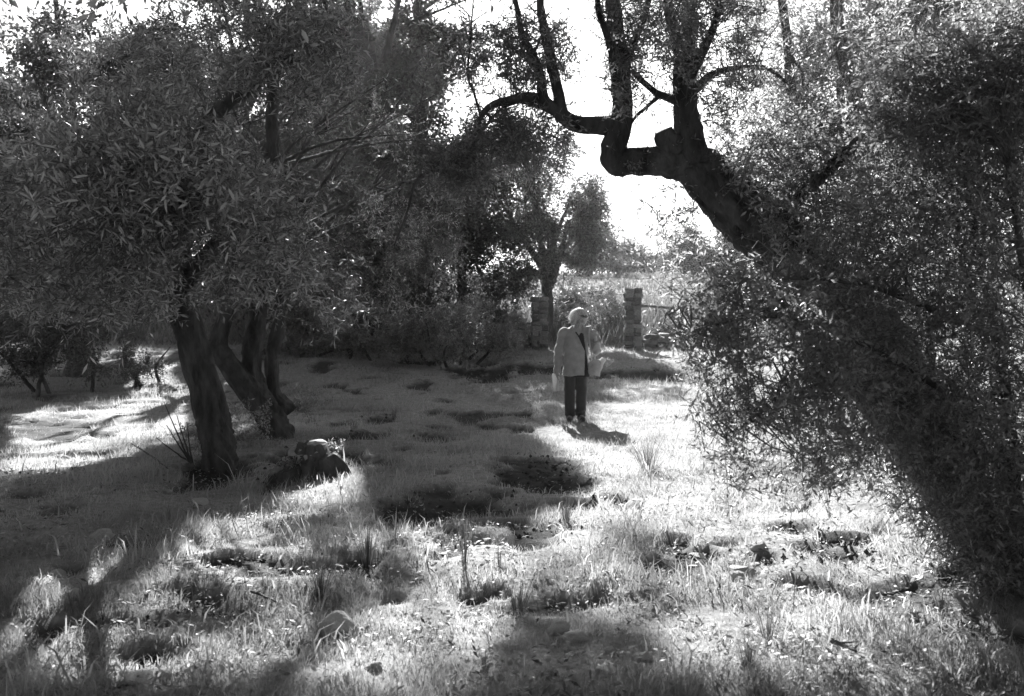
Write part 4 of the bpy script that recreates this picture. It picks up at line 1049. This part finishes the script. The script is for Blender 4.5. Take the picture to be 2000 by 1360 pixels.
# rush tufts
def tuft(px, py, hpx, wpx, n, label, seed, thin=.003):
    rng = np.random.RandomState(seed)
    p = gp(px, py); k = p[1] / F
    p[2] = float(hh(p[0], p[1])) - .02
    h = hpx * k * rng.uniform(.45, 1.05, n); sp = wpx * k
    a = rng.uniform(0, 2 * math.pi, n); q = rng.rand(n)
    b = np.stack([np.cos(a) * sp * .12, np.sin(a) * sp * .12, a * 0], 1) * q[:, None]
    lean = np.stack([np.cos(a), np.sin(a), a * 0], 1) * (sp * .55 * q)[:, None]
    up = np.zeros((n, 3)); up[:, 2] = h
    sa = rng.uniform(0, 2 * math.pi, n); s = np.stack([np.cos(sa), np.sin(sa), sa * 0], 1) * thin * .5 * rng.uniform(.7, 1.4, n)[:, None]
    mid = b + up * .55 + lean * .4; tip = b + up + lean
    V = np.stack([b - s, b + s, mid + s * .8, mid - s * .8, tip], 1)
    o = link('rush_tuft', patmesh('rush_tuft', V, [0, 1, 2, 3, 3, 2, 4], [4, 3], rng.rand(n)), M_TUFT)
    o.location = p
    prop(o, label, 'plant', 'tall rush tufts standing out of the turf')
for i, t_ in enumerate([(718, 1085, 110, 70, 120, 'bushy dark rush tuft left of centre in the foreground'), (908, 1110, 120, 34, 60, 'slim tall rush tuft in the centre foreground'),
                        (1012, 1175, 110, 60, 80, 'rush tuft right of and below the slim tall one'), (1105, 1025, 70, 46, 60, 'rush tuft on the rim of the sunny turf below the dug soil'),
                        (1265, 915, 80, 110, 140, 'wide spiky rush tuft in front of the woman to the right'), (948, 1305, 70, 30, 30, 'thin rush tuft near the bottom edge at centre'),
                        (625, 1175, 110, 80, 110, 'soft dark rush tuft above the large pale boulder'), (975, 1100, 60, 20, 18, 'few thin stems right of the slim tall tuft'),
                        (770, 815, 34, 20, 40, 'small dark tuft far back on the shaded turf'), (1500, 1240, 100, 80, 60, 'loose tuft in the bright grass, lower right'),
                        (1460, 1300, 90, 70, 60, 'loose tuft close to the bottom edge at right'), (1840, 1180, 90, 60, 50, 'tuft at the foot of the dark thicket'),
                        (690, 850, 26, 30, 30, 'low tuft right of the cut stump')]):
    tuft(*t_, seed=900 + i)
# sapling and sticks
sp = gp(375, 905)
sa = thing('bare_sapling', 'thin bare sapling stems left of the single dark trunk', 'plant', sp)
for k, (dx, dy) in enumerate([(-55, -120), (-50, -75), (-30, -95), (-10, -80), (-70, -50)]):
    wood(sa, 'stem', np.array([sp, sp * .5 + px2w(375 + dx * .6, 905 + dy * .5, sp[1]) * .5, px2w(375 + dx, 905 + dy, sp[1])]), [.012, .009, .004], k, 6, .1, .5, M_BARK)
def stick(pts, r, label, seed):
    P = []
    for (a, b) in pts:
        q = gp(a, b); q[2] = float(hh(q[0], q[1])) + .05; P.append(q)
    P = np.array(P); o = thing('fallen_stick', label, 'stick', P[0], 'sticks lying on the turf')
    wood(o, 'wood', P, r, seed, 7, .15, .3, M_BARK)
    q = P[0] * .6 + P[1] * .4
    wood(o, 'side_twig', np.array([q, q + [.06, -.1, .04]]), [r[0] * .6, r[0] * .2], seed + 1, 6, .1, 0, M_BARK)
stick([(1625, 1262), (1650, 1275), (1672, 1290)], [.012, .01, .006], 'dark forked stick on the brightest grass at lower right', 71)
stick([(490, 1172), (510, 1180), (540, 1190)], [.008, .008, .004], 'pale stick across the dug soil at lower left', 72)
stick([(255, 880), (300, 905), (330, 925)], [.008, .008, .004], 'thin stick on the sunny grass at left', 73)
# undergrowth at the foot of the stems and stump
def herb(px, py, wpx, hpx, n, label, seed):
    rng = np.random.RandomState(seed)
    p = gp(px, py); k = p[1] / F
    o = thing('undergrowth_plant', label, 'plant', p)
    fo = Foliage()
    fo.ell(p + [0, 0, hpx * k * .5], np.array([wpx * k * .5, wpx * k * .4, hpx * k * .55]), n, rng, L=.22, nl=9, ll=.04, lw=.016, twig=.002, carve=False)
    fo.build(o, M_LEAFB)
herb(480, 880, 90, 110, 120, 'twiggy green undergrowth between the single trunk and the stump', 951)
herb(600, 835, 90, 80, 90, 'glinting undergrowth right of the twisted stems', 952)
herb(560, 925, 120, 40, 90, 'low dark leaves in front of the cut stump', 956)
herb(380, 895, 90, 80, 80, 'dark undergrowth at the foot of the single trunk', 953)
herb(590, 790, 70, 40, 70, 'dark low undergrowth behind the right foot of the twisted stems', 955)
herb(650, 900, 60, 40, 40, 'low leafy plant right of the stump', 954)
#PERSON
# ------------------------------------------------------------------ the woman: smooth bodies from distance fields
def d_cap(P, a, b, ra, rb):
    a = np.asarray(a, float); b = np.asarray(b, float)
    ab = b - a; t = np.clip(((P - a) @ ab) / (ab @ ab + 1e-12), 0, 1)
    return np.linalg.norm(P - a - t[..., None] * ab, axis=-1) - (ra + (rb - ra) * t)
def d_ell(P, c, r, M=None):
    q = P - np.asarray(c, float)
    if M is not None: q = q @ M
    r = np.asarray(r, float)
    k0 = np.linalg.norm(q / r, axis=-1); k1 = np.linalg.norm(q / (r * r), axis=-1) + 1e-9
    return k0 * (k0 - 1) / k1
def d_box(P, c, hf, rd, M=None):
    q = P - np.asarray(c, float)
    if M is not None: q = q @ M
    q = np.abs(q) - (np.asarray(hf, float) - rd)
    return np.linalg.norm(np.maximum(q, 0), axis=-1) + np.minimum(q.max(-1), 0) - rd
def smin(a, b, k):
    h = np.clip(.5 + .5 * (b - a) / k, 0, 1)
    return b * (1 - h) + a * h - k * h * (1 - h)
def surf(fn, lo, hi, vx):
    """naive surface nets"""
    lo = np.asarray(lo, float); n = np.ceil((np.asarray(hi) - lo) / vx).astype(int) + 1
    gx = [lo[i] + vx * np.arange(n[i]) for i in range(3)]
    D = np.empty(n, np.float32)
    YZ = np.stack(np.meshgrid(gx[1], gx[2], indexing='ij'), -1)
    for i0 in range(0, n[0], 16):
        xx = gx[0][i0:i0 + 16]
        P = np.empty((len(xx),) + YZ.shape[:2] + (3,))
        P[..., 0] = xx[:, None, None]; P[..., 1:] = YZ[None]
        D[i0:i0 + 16] = fn(P)
    S = D < 0
    c = [(i, j, k) for i in (0, 1) for j in (0, 1) for k in (0, 1)]
    def sh(A, o): return A[o[0]:n[0] - 1 + o[0], o[1]:n[1] - 1 + o[1], o[2]:n[2] - 1 + o[2]]
    cnt = sum(sh(S, o).astype(np.int8) for o in c)
    act = (cnt > 0) & (cnt < 8)
    idx = -np.ones(act.shape, np.int64); I = np.argwhere(act); idx[act] = np.arange(len(I))
    acc = np.zeros((len(I), 3)); w = np.zeros(len(I))
    for a_ in c:
        for ax in range(3):
            if a_[ax] == 0:
                b_ = list(a_); b_[ax] = 1
                da = D[tuple((I + a_).T)]; db = D[tuple((I + b_).T)]
                m = (da < 0) != (db < 0)
                t = np.where(m, da / np.where(m, da - db, 1), 0)
                p = np.tile(np.array(a_, float), (len(I), 1)); p[:, ax] = t
                acc[m] += p[m]; w[m] += 1
    V = lo + (I + acc / w[:, None]) * vx
    Fq = []
    for ax in range(3):
        u, v = (ax + 1) % 3, (ax + 2) % 3
        e = [slice(None)] * 3; f = [slice(None)] * 3
        e[ax] = slice(0, -1); f[ax] = slice(1, None)
        cr = S[tuple(e)] != S[tuple(f)]
        J = np.argwhere(cr)
        J = J[(J[:, u] > 0) & (J[:, v] > 0) & (J[:, u] < n[u] - 1) & (J[:, v] < n[v] - 1)]
        du = np.zeros(3, int); du[u] = 1; dv = np.zeros(3, int); dv[v] = 1
        q = np.stack([idx[tuple((J - du - dv).T)], idx[tuple((J - dv).T)], idx[tuple(J.T)], idx[tuple((J - du).T)]], 1)
        fl = ~S[tuple(J.T)]
        q[fl] = q[fl][:, ::-1]
        Fq.append(q)
    return V, np.vstack(Fq)
def sdf_obj(name, fn, lo, hi, vx, mat, parent, loc=None):
    V, Fq = surf(fn, lo, hi, vx)
    me = bpy.data.meshes.new(name)
    me.vertices.add(len(V)); me.vertices.foreach_set('co', V.astype(np.float32).ravel())
    me.loops.add(Fq.size); me.loops.foreach_set('vertex_index', Fq.astype(np.int32).ravel())
    me.polygons.add(len(Fq)); me.polygons.foreach_set('loop_start', np.arange(len(Fq), dtype=np.int32) * 4)
    me.polygons.foreach_set('loop_total', np.full(len(Fq), 4, np.int32)); me.update(calc_edges=True); me.validate()
    o = link(name, me, mat, parent)
    if loc is not None: o.location = loc
    return o
def cloth_mat(name, v, rough=.9, trans=0.0, sc=220):
    m, n, l = mat_base(name); p = n['Principled BSDF']; tc = n.new('ShaderNodeTexCoord')
    no = n.new('ShaderNodeTexNoise'); no.inputs['Scale'].default_value = sc; no.inputs['Detail'].default_value = 3; l.new(tc.outputs['Object'], no.inputs[0])
    n2 = n.new('ShaderNodeTexNoise'); n2.inputs['Scale'].default_value = 9; n2.inputs['Detail'].default_value = 4; l.new(tc.outputs['Object'], n2.inputs[0])
    ad = n.new('ShaderNodeMath'); ad.operation = 'MULTIPLY'; l.new(no.outputs[0], ad.inputs[0]); l.new(n2.outputs[0], ad.inputs[1])
    l.new(ramp(n, l, ad.outputs[0], [(.1, v * .75), (.4, v * 1.25)]), p.inputs['Base Color']); p.inputs['Roughness'].default_value = rough
    p.inputs['Specular IOR Level'].default_value = .2; p.inputs['Sheen Weight'].default_value = .3
    b = n.new('ShaderNodeBump'); b.inputs['Strength'].default_value = .3; b.inputs['Distance'].default_value = .004; l.new(ad.outputs[0], b.inputs['Height']); l.new(b.outputs[0], p.inputs['Normal'])
    if trans:
        tr = n.new('ShaderNodeBsdfTranslucent'); tr.inputs[0].default_value = g(v * 1.2); ms = n.new('ShaderNodeMixShader'); ms.inputs[0].default_value = trans
        l.new(p.outputs[0], ms.inputs[1]); l.new(tr.outputs[0], ms.inputs[2]); l.new(ms.outputs[0], n['Material Output'].inputs[0])
    return m
M_JACKET = cloth_mat('jacket_cloth', .24); M_JACKET.node_tree.nodes['Principled BSDF'].inputs['Sheen Weight'].default_value = .6; M_SHIRT = cloth_mat('dark_knit', .02); M_TROUSER = cloth_mat('trouser_cloth', .035); M_BOOT = cloth_mat('dark_boot', .025, .55)
M_SKIN = cloth_mat('skin', .26, .55, 0, 60); M_HAIR = cloth_mat('fair_hair', .34, .5, 0, 90); M_RIM_STRAND = cloth_mat('fair_hair_rim', .66, .5, .55, 90); M_BAG = cloth_mat('bag_canvas', .33, .8); M_PAPER = cloth_mat('paper', .5, .8, .3); M_PALE = cloth_mat('pale_cloth', .6, .9, .15)  # hair darker, fringe strands paler: rim light put into their colours
M_LENS, _n, _l = mat_base('dark_lens'); _n['Principled BSDF'].inputs['Base Color'].default_value = g(.01); _n['Principled BSDF'].inputs['Roughness'].default_value = .08

wp = gp(1122, 818); wp[2] = float(hh(wp[0], wp[1]))
W = thing('person', 'woman with fair bobbed hair and loose grey jacket, looking down, one hand at her shoulder', 'person', wp)
# head frame: face turned to her left and down
hf = np.array([.50, -.78, -.46]); hf /= np.linalg.norm(hf)
hu = np.array([.10, 0, 1.]) - hf * np.dot([.10, 0, 1.], hf); hu /= np.linalg.norm(hu)
hs = np.cross(hf, hu)
HM = np.stack([hs, hf, hu], 1); HC = np.array([.078, -.025, 1.548])
def headl(P): return (P - HC) @ HM
def d_head(P):
    q = headl(P)
    d = d_ell(q, (0, -.012, .03), (.073, .092, .086))
    d = smin(d, d_ell(q, (0, .026, -.035), (.057, .066, .080)), .03)
    d = smin(d, d_ell(q, (0, .066, -.098), (.026, .022, .020)), .02)
    d = smin(d, d_cap(q, (-.036, .078, .022), (.036, .078, .022), .013, .013), .015)
    for s in (-1, 1):
        d = -smin(-d, d_ell(q, (s * .031, .098, .002), (.020, .014, .012)), .012)
        d = smin(d, d_ell(q, (s * .031, .077, .003), (.013, .012, .012)), .003)
        d = smin(d, d_ell(q, (s * .037, .066, -.035), (.022, .018, .018)), .02)
        d = smin(d, d_ell(q, (s * .074, -.006, -.008), (.010, .020, .032)), .006)
    d = smin(d, d_cap(q, (0, .086, .008), (0, .110, -.032), .008, .0125), .008)
    for s in (-1, 1): d = smin(d, d_ell(q, (s * .012, .097, -.036), (.009, .010, .008)), .006)
    d = smin(d, d_cap(q, (-.020, .082, -.064), (.020, .082, -.064), .006, .006), .006)
    d = smin(d, d_cap(q, (-.017, .083, -.074), (.017, .083, -.074), .007, .007), .005)
    return d
def fingers(P, d, root, across, fwd, bend, thumb_side, curl, size=1.0):
    """four unequal fingers and a thumb on a palm; fwd = finger direction, bend = the palm's inner normal"""
    across, fwd, bend = [np.array(v, float) / np.linalg.norm(v) for v in (across, fwd, bend)]
    for i, ln in enumerate((.072, .080, .075, .060)):
        p = np.array(root) + across * (.030 - .020 * i) * thumb_side
        ang = 0
        for j, (f, c) in enumerate(((.45, curl[0]), (.31, curl[1]), (.24, curl[2]))):
            ang += c
            q = p + (fwd * math.cos(ang) + bend * math.sin(ang)) * ln * f * size
            d = smin(d, d_cap(P, p, q, .0098 - .0008 * j, .0092 - .0009 * j), .003); p = q
    p = np.array(root) - fwd * .055 + across * .030 * thumb_side
    q = p + (across * thumb_side * .6 + fwd * .55 + bend * .55) * .040; r = q + (fwd * .6 + bend * .75 - across * thumb_side * .15) * .032
    d = smin(d, d_cap(P, p, q, .013, .011), .008); d = smin(d, d_cap(P, q, r, .011, .009), .003)
    return d
ARM_L = [(-.160, .005, 1.335), (-.232, .02, 1.04), (-.258, -.035, .775)]
ARM_R = [(.205, .01, 1.345), (.322, -.03, 1.06), (.302, -.150, 1.235)]
LEG_L = [(-.055, .01, .90), (-.075, -.005, .48), (-.068, .02, .09)]
LEG_R = [(.100, .02, .90), (.105, .01, .48), (.095, .04, .10)]
def d_body(P):
    d = d_head(P)
    d = smin(d, d_cap(P, (.045, .015, 1.36), (.066, .0, 1.50), .056, .052), .025)
    t = d_ell(P, (.025, .01, 1.19), (.155, .105, .20)); t = smin(t, d_cap(P, (-.13, .01, 1.335), (.175, .015, 1.345), .055, .055), .06)
    t = smin(t, d_ell(P, (.02, .01, .93), (.17, .12, .14)), .1); d = smin(d, t, .03)
    for A in (ARM_L, ARM_R):
        d = smin(d, d_cap(P, A[0], A[1], .048, .040), .02); d = smin(d, d_cap(P, A[1], A[2], .040, .027), .01)
    for G in (LEG_L, LEG_R):
        d = smin(d, d_cap(P, G[0], G[1], .080, .055), .03); d = smin(d, d_cap(P, G[1], G[2], .052, .038), .01)
        d = smin(d, d_cap(P, G[2], (G[2][0] * 1.2, G[2][1] - .15, .035), .036, .028), .01)
    d = smin(d, d_cap(P, ARM_L[2], (-.259, -.045, .70), .027, .030), .01); d = smin(d, d_ell(P, (-.258, -.048, .69), (.021, .040, .048)), .008)
    d = fingers(P, d, (-.256, -.05, .655), (0, 1, 0), (0, -.1, -1), (1, 0, 0), -1, (.35, .8, .7))
    d = smin(d, d_cap(P, ARM_R[2], (.292, -.175, 1.285), .027, .030), .01); d = smin(d, d_ell(P, (.288, -.18, 1.295), (.042, .022, .045)), .008)
    d = fingers(P, d, (.285, -.180, 1.335), (1, 0, 0), (-.1, -.05, 1), (-.35, .9, 0), 1, (.6, 1.3, 1.0))
    return d
sdf_obj('body', d_body, (-.36, -.26, -.02), (.44, .20, 1.70), .008, M_SKIN, W)
def wr(P, a=.004):
    return a * (np.sin(P[..., 2] * 31 + P[..., 0] * 22 + 2 * np.sin(P[..., 0] * 17)) * .6 + np.sin(P[..., 2] * 63 - P[..., 0] * 40 + P[..., 1] * 30) * .4)
def d_torso(P, off=0.0):
    z = P[..., 2]
    zz = [.60, .70, .85, 1.0, 1.15, 1.28, 1.36, 1.42]
    a = np.interp(z, zz, [.225, .215, .20, .19, .188, .180, .125, .075]) + off
    b = np.interp(z, zz, [.165, .16, .155, .15, .148, .130, .095, .065]) + off
    cx = np.interp(z, zz, [.035, .035, .03, .025, .02, .022, .035, .045])
    x = (P[..., 0] - cx) / a; y = (P[..., 1] - .012) / b
    d = (np.sqrt(x * x + y * y) - 1) * np.minimum(a, b)
    d = np.maximum(d, z - 1.425)
    return smin(d, d_cap(P, (-.125, .01, 1.325), (.175, .015, 1.338), .062 + off, .062 + off), .05)
def d_jacket(P):
    o = d_torso(P) + wr(P, .0075)
    for A, e in ((ARM_L, (-.256, -.028, .745)), (ARM_R, (.309, -.118, 1.195))):
        o = smin(o, smin(d_cap(P, A[0], A[1], .074, .068), d_cap(P, A[1], e, .068, .058), .015) + wr(P, .009), .02)
    o = smin(o, np.sqrt((np.sqrt((P[..., 0] - .045) ** 2 + ((P[..., 1] - .012) * 1.1) ** 2) - .092) ** 2 + ((P[..., 2] - 1.385 - .25 * P[..., 1]) * .8) ** 2) - .020, .012)
    i = d_torso(P, -.021)
    o = np.maximum(o, -i)
    z = P[..., 2]
    o = np.maximum(o, .685 + .01 * np.sin(P[..., 0] * 20) - z)
    xl = np.interp(z, [.6, .70, 1.05, 1.25, 1.38, 1.45], [.135, .140, .147, .055, -.035, -.05]); xr = np.interp(z, [.6, .70, .8, 1.05, 1.38, 1.45], [.235, .22, .195, .166, .118, .12])
    cut = np.maximum(np.maximum(xl - P[..., 0], P[..., 0] - xr), P[..., 1] + .005)
    o = np.maximum(o, -cut)
    o = np.maximum(o, -d_cap(P, (.045, .01, 1.33), (.06, .0, 1.6), .070, .075))
    o = np.maximum(o, -d_cap(P, (-.257, -.030, .72), (-.245, 0, .85), .046, .040))
    o = np.maximum(o, -d_cap(P, (.302, -.150, 1.235), (.318, -.07, 1.12), .048, .040))
    return o
sdf_obj('jacket', d_jacket, (-.36, -.24, .64), (.44, .22, 1.46), .009, M_JACKET, W)
def d_shirt(P):
    o = np.maximum(d_torso(P, -.024), .66 - P[..., 2])
    z = P[..., 2]; c = np.interp(z, [1.27, 1.42], [.060, .060]); w = np.interp(z, [1.275, 1.42], [0.0, .060]) - .002
    cut = np.maximum(np.abs(P[..., 0] - c) - w, P[..., 1] + .0); o = np.maximum(o, -np.where(z > 1.27, cut, 1))
    return np.maximum(o, -d_cap(P, (.045, .015, 1.36), (.062, .0, 1.6), .060, .060))
sdf_obj('shirt', d_shirt, (-.25, -.2, .64), (.3, .22, 1.44), .012, M_SHIRT, W)
def d_trou(P):
    d = d_ell(P, (.022, .015, .88), (.178, .13, .16))
    for G in (LEG_L, LEG_R): d = smin(d, smin(d_cap(P, G[0], G[1], .098, .082), d_cap(P, G[1], G[2], .082, .076), .01) + wr(P, .003), .02)
    d = np.maximum(d, P[..., 2] - .96)
    return np.maximum(d, .075 + .01 * np.sin(P[..., 0] * 30) - P[..., 2])
sdf_obj('trousers', d_trou, (-.22, -.16, .04), (.26, .2, .98), .011, M_TROUSER, W)
for G in (LEG_L, LEG_R):
    def d_boot(P, G=G):
        d = d_cap(P, (G[1][0], G[1][1], .14), (G[2][0], G[2][1], .07), .060, .055)
        d = smin(d, d_cap(P, (G[2][0], G[2][1] + .02, .05), (G[2][0] * 1.2, G[2][1] - .175, .040), .048, .042), .03)
        d = np.maximum(d, .005 - P[..., 2])
        return d
    sdf_obj('shoe', d_boot, (G[2][0] - .14, -.24, -.01), (G[2][0] + .14, .16, .24), .008, M_BOOT, W)
def d_hair(P):
    q = headl(P)
    st = .003 * np.sin(q[..., 0] * 190 + 3 * np.sin(q[..., 2] * 30)) + .002 * np.sin(np.arctan2(q[..., 0], q[..., 1]) * 31)
    d = d_ell(q, (0, -.020, .040), (.102, .112, .096))
    for s in (-1, 1): d = smin(d, d_ell(q, (s * .096, -.006, -.045), (.034, .058, .090)), .03)
    d = smin(d, d_ell(q, (0, -.068, -.045), (.090, .050, .100)), .04) + st
    d = -smin(-d, d_ell(q, (.006, .110, -.045), (.066, .085, .105)), .012)
    return d
hair = sdf_obj('hair', d_hair, (HC[0] - .19, HC[1] - .19, HC[2] - .2), (HC[0] + .19, HC[1] + .19, HC[2] + .19), .006, M_HAIR, W)
rng = np.random.RandomState(77); n = 1900
u = nrm(rng.normal(size=(n, 3)) * [1, 1, .8] + [0, -.25, .25]); u = u[(u[:, 1] < .55) | (u[:, 2] > .55)]; n = len(u)
p0 = np.array([0, -.02, .04]) + u * [.104, .108, .092]; out = nrm(u * [1, 1, 0] + 1e-4)
p1 = p0 + out * rng.uniform(.006, .046, (n, 1)) + np.array([0, 0, -1]) * rng.uniform(.03, .06, (n, 1)) + rng.normal(size=(n, 3)) * .006
p2 = p1 + out * rng.uniform(-.02, .022, (n, 1)) + np.array([0, 0, -1]) * rng.uniform(.03, .075, (n, 1)) + rng.normal(size=(n, 3)) * .008
sd = nrm(np.cross(u, [0, 0, 1.0])) * .0018
pts = [HC + q @ HM.T for q in (p0 - sd, p0 + sd, p1 + sd, p1 - sd, p2)]
link('hair_strands', patmesh('hair_strands', np.stack(pts, 1), [0, 1, 2, 3, 3, 2, 4], [4, 3]), M_RIM_STRAND, hair, 'stuff')
# sunglasses pushed up on the head
G_ = thing('sunglasses', 'dark sunglasses pushed up on top of the woman\'s head', 'sunglasses', wp + HC)
for s in (-1, 1):
    def d_l(P, s=s): return d_ell((P) @ HM, (s * .032, .090, .062), (.035, .014, .022))
    sdf_obj('lens', d_l, (-.16, -.16, -.02), (.16, .16, .18), .009, M_LENS, G_)
fr = np.array([[-.106, -.02, .03], [-.080, .056, .062], [-.036, .100, .066], [0, .104, .068], [.036, .100, .066], [.080, .056, .062], [.106, -.02, .03]]) @ HM.T
V, Fc, _ = tube(fr, [.003] * 7, 6, 40, 0, 0); link('frame', pymesh('frame', V, Fc), M_BOOT, G_)
# shoulder bag, pale folded cloth, folded papers
def rot2(a): return np.array([[math.cos(a), 0, -math.sin(a)], [0, 1, 0], [math.sin(a), 0, math.cos(a)]])
Bg = thing('shoulder_bag', 'pale soft shoulder bag hanging at the woman\'s hip on a thin strap', 'bag', wp + [.285, -.12, .69])
RB = rot2(-.12)
def d_bag(P, off=0.0):
    q = P @ RB - np.array([-.005, 0, .115])
    z = np.clip(q[..., 2] / .115, -1, 1)
    a = .098 - .030 * (z + .2) ** 2 * (z > -.2) - .02 * (z < -.2) * (z + .2) ** 2 + off; b = .060 - .022 * z + off
    d = (np.maximum(np.sqrt((q[..., 0] / a) ** 2 * .999 + (q[..., 1] / b) ** 2), 0) - 1) * np.minimum(a, b)
    return np.maximum(d, np.abs(q[..., 2]) - .115 - off) + wr(P + .3, .006)
pouch = sdf_obj('pouch', d_bag, (-.19, -.11, -.06), (.19, .11, .32), .008, M_BAG, Bg)
def d_flap(P): return np.maximum(np.abs(d_bag(P, .006)) - .004, .125 + 4 * P[..., 0] ** 2 - P[..., 2])
sdf_obj('flap', d_flap, (-.16, -.11, .08), (.16, .11, .30), .006, M_BAG, pouch)
st = np.array([[-.02, .02, .22], [-.055, .02, .40], [-.075, .015, .58], [-.07, .05, .70], [-.05, .12, .725], [-.04, .20, .66], [0, .2, .45], [.03, .12, .22]])
V, Fc, _ = tube(st, [.011] * 8, 8, 60, 0, 0); link('strap', pymesh('strap', V, Fc), M_BAG, Bg)
Pc = thing('folded_cloth', 'white folded cloth tucked beside the shoulder bag', 'cloth', wp + [.375, -.10, .69])
RC = rot2(-.42)
def d_cl(P): return d_box(P + wr(P, .006)[..., None] * [1, 1, 0], (-.005, 0, .125), (.034, .045, .140), .014, RC)
sdf_obj('cloth_fold', d_cl, (-.16, -.09, -.05), (.14, .09, .30), .010, M_PALE, Pc)
def d_cl2(P): return d_box(P, (-.03, .03, .125), (.022, .030, .130), .010, RC)
sdf_obj('cloth_fold', d_cl2, (-.16, -.05, -.05), (.14, .11, .30), .010, M_PALE, Pc)
Pp = thing('folded_papers', 'pale folded papers held down in the woman\'s hanging right hand', 'papers', wp + [-.262, -.05, .46])
for k, (a, dx) in enumerate(((.10, -.022), (-.16, .012))):
    Rk = rot2(a)
    def d_p(P, Rk=Rk, dx=dx, k=k): return d_box(P, (dx, .01 * k, .125), ((.045, .012)[k], (.010, .045)[k], .135), .004, Rk)
    sdf_obj('sheet', d_p, (-.12, -.08, -.05), (.12, .08, .31), .009, M_PAPER, Pp)
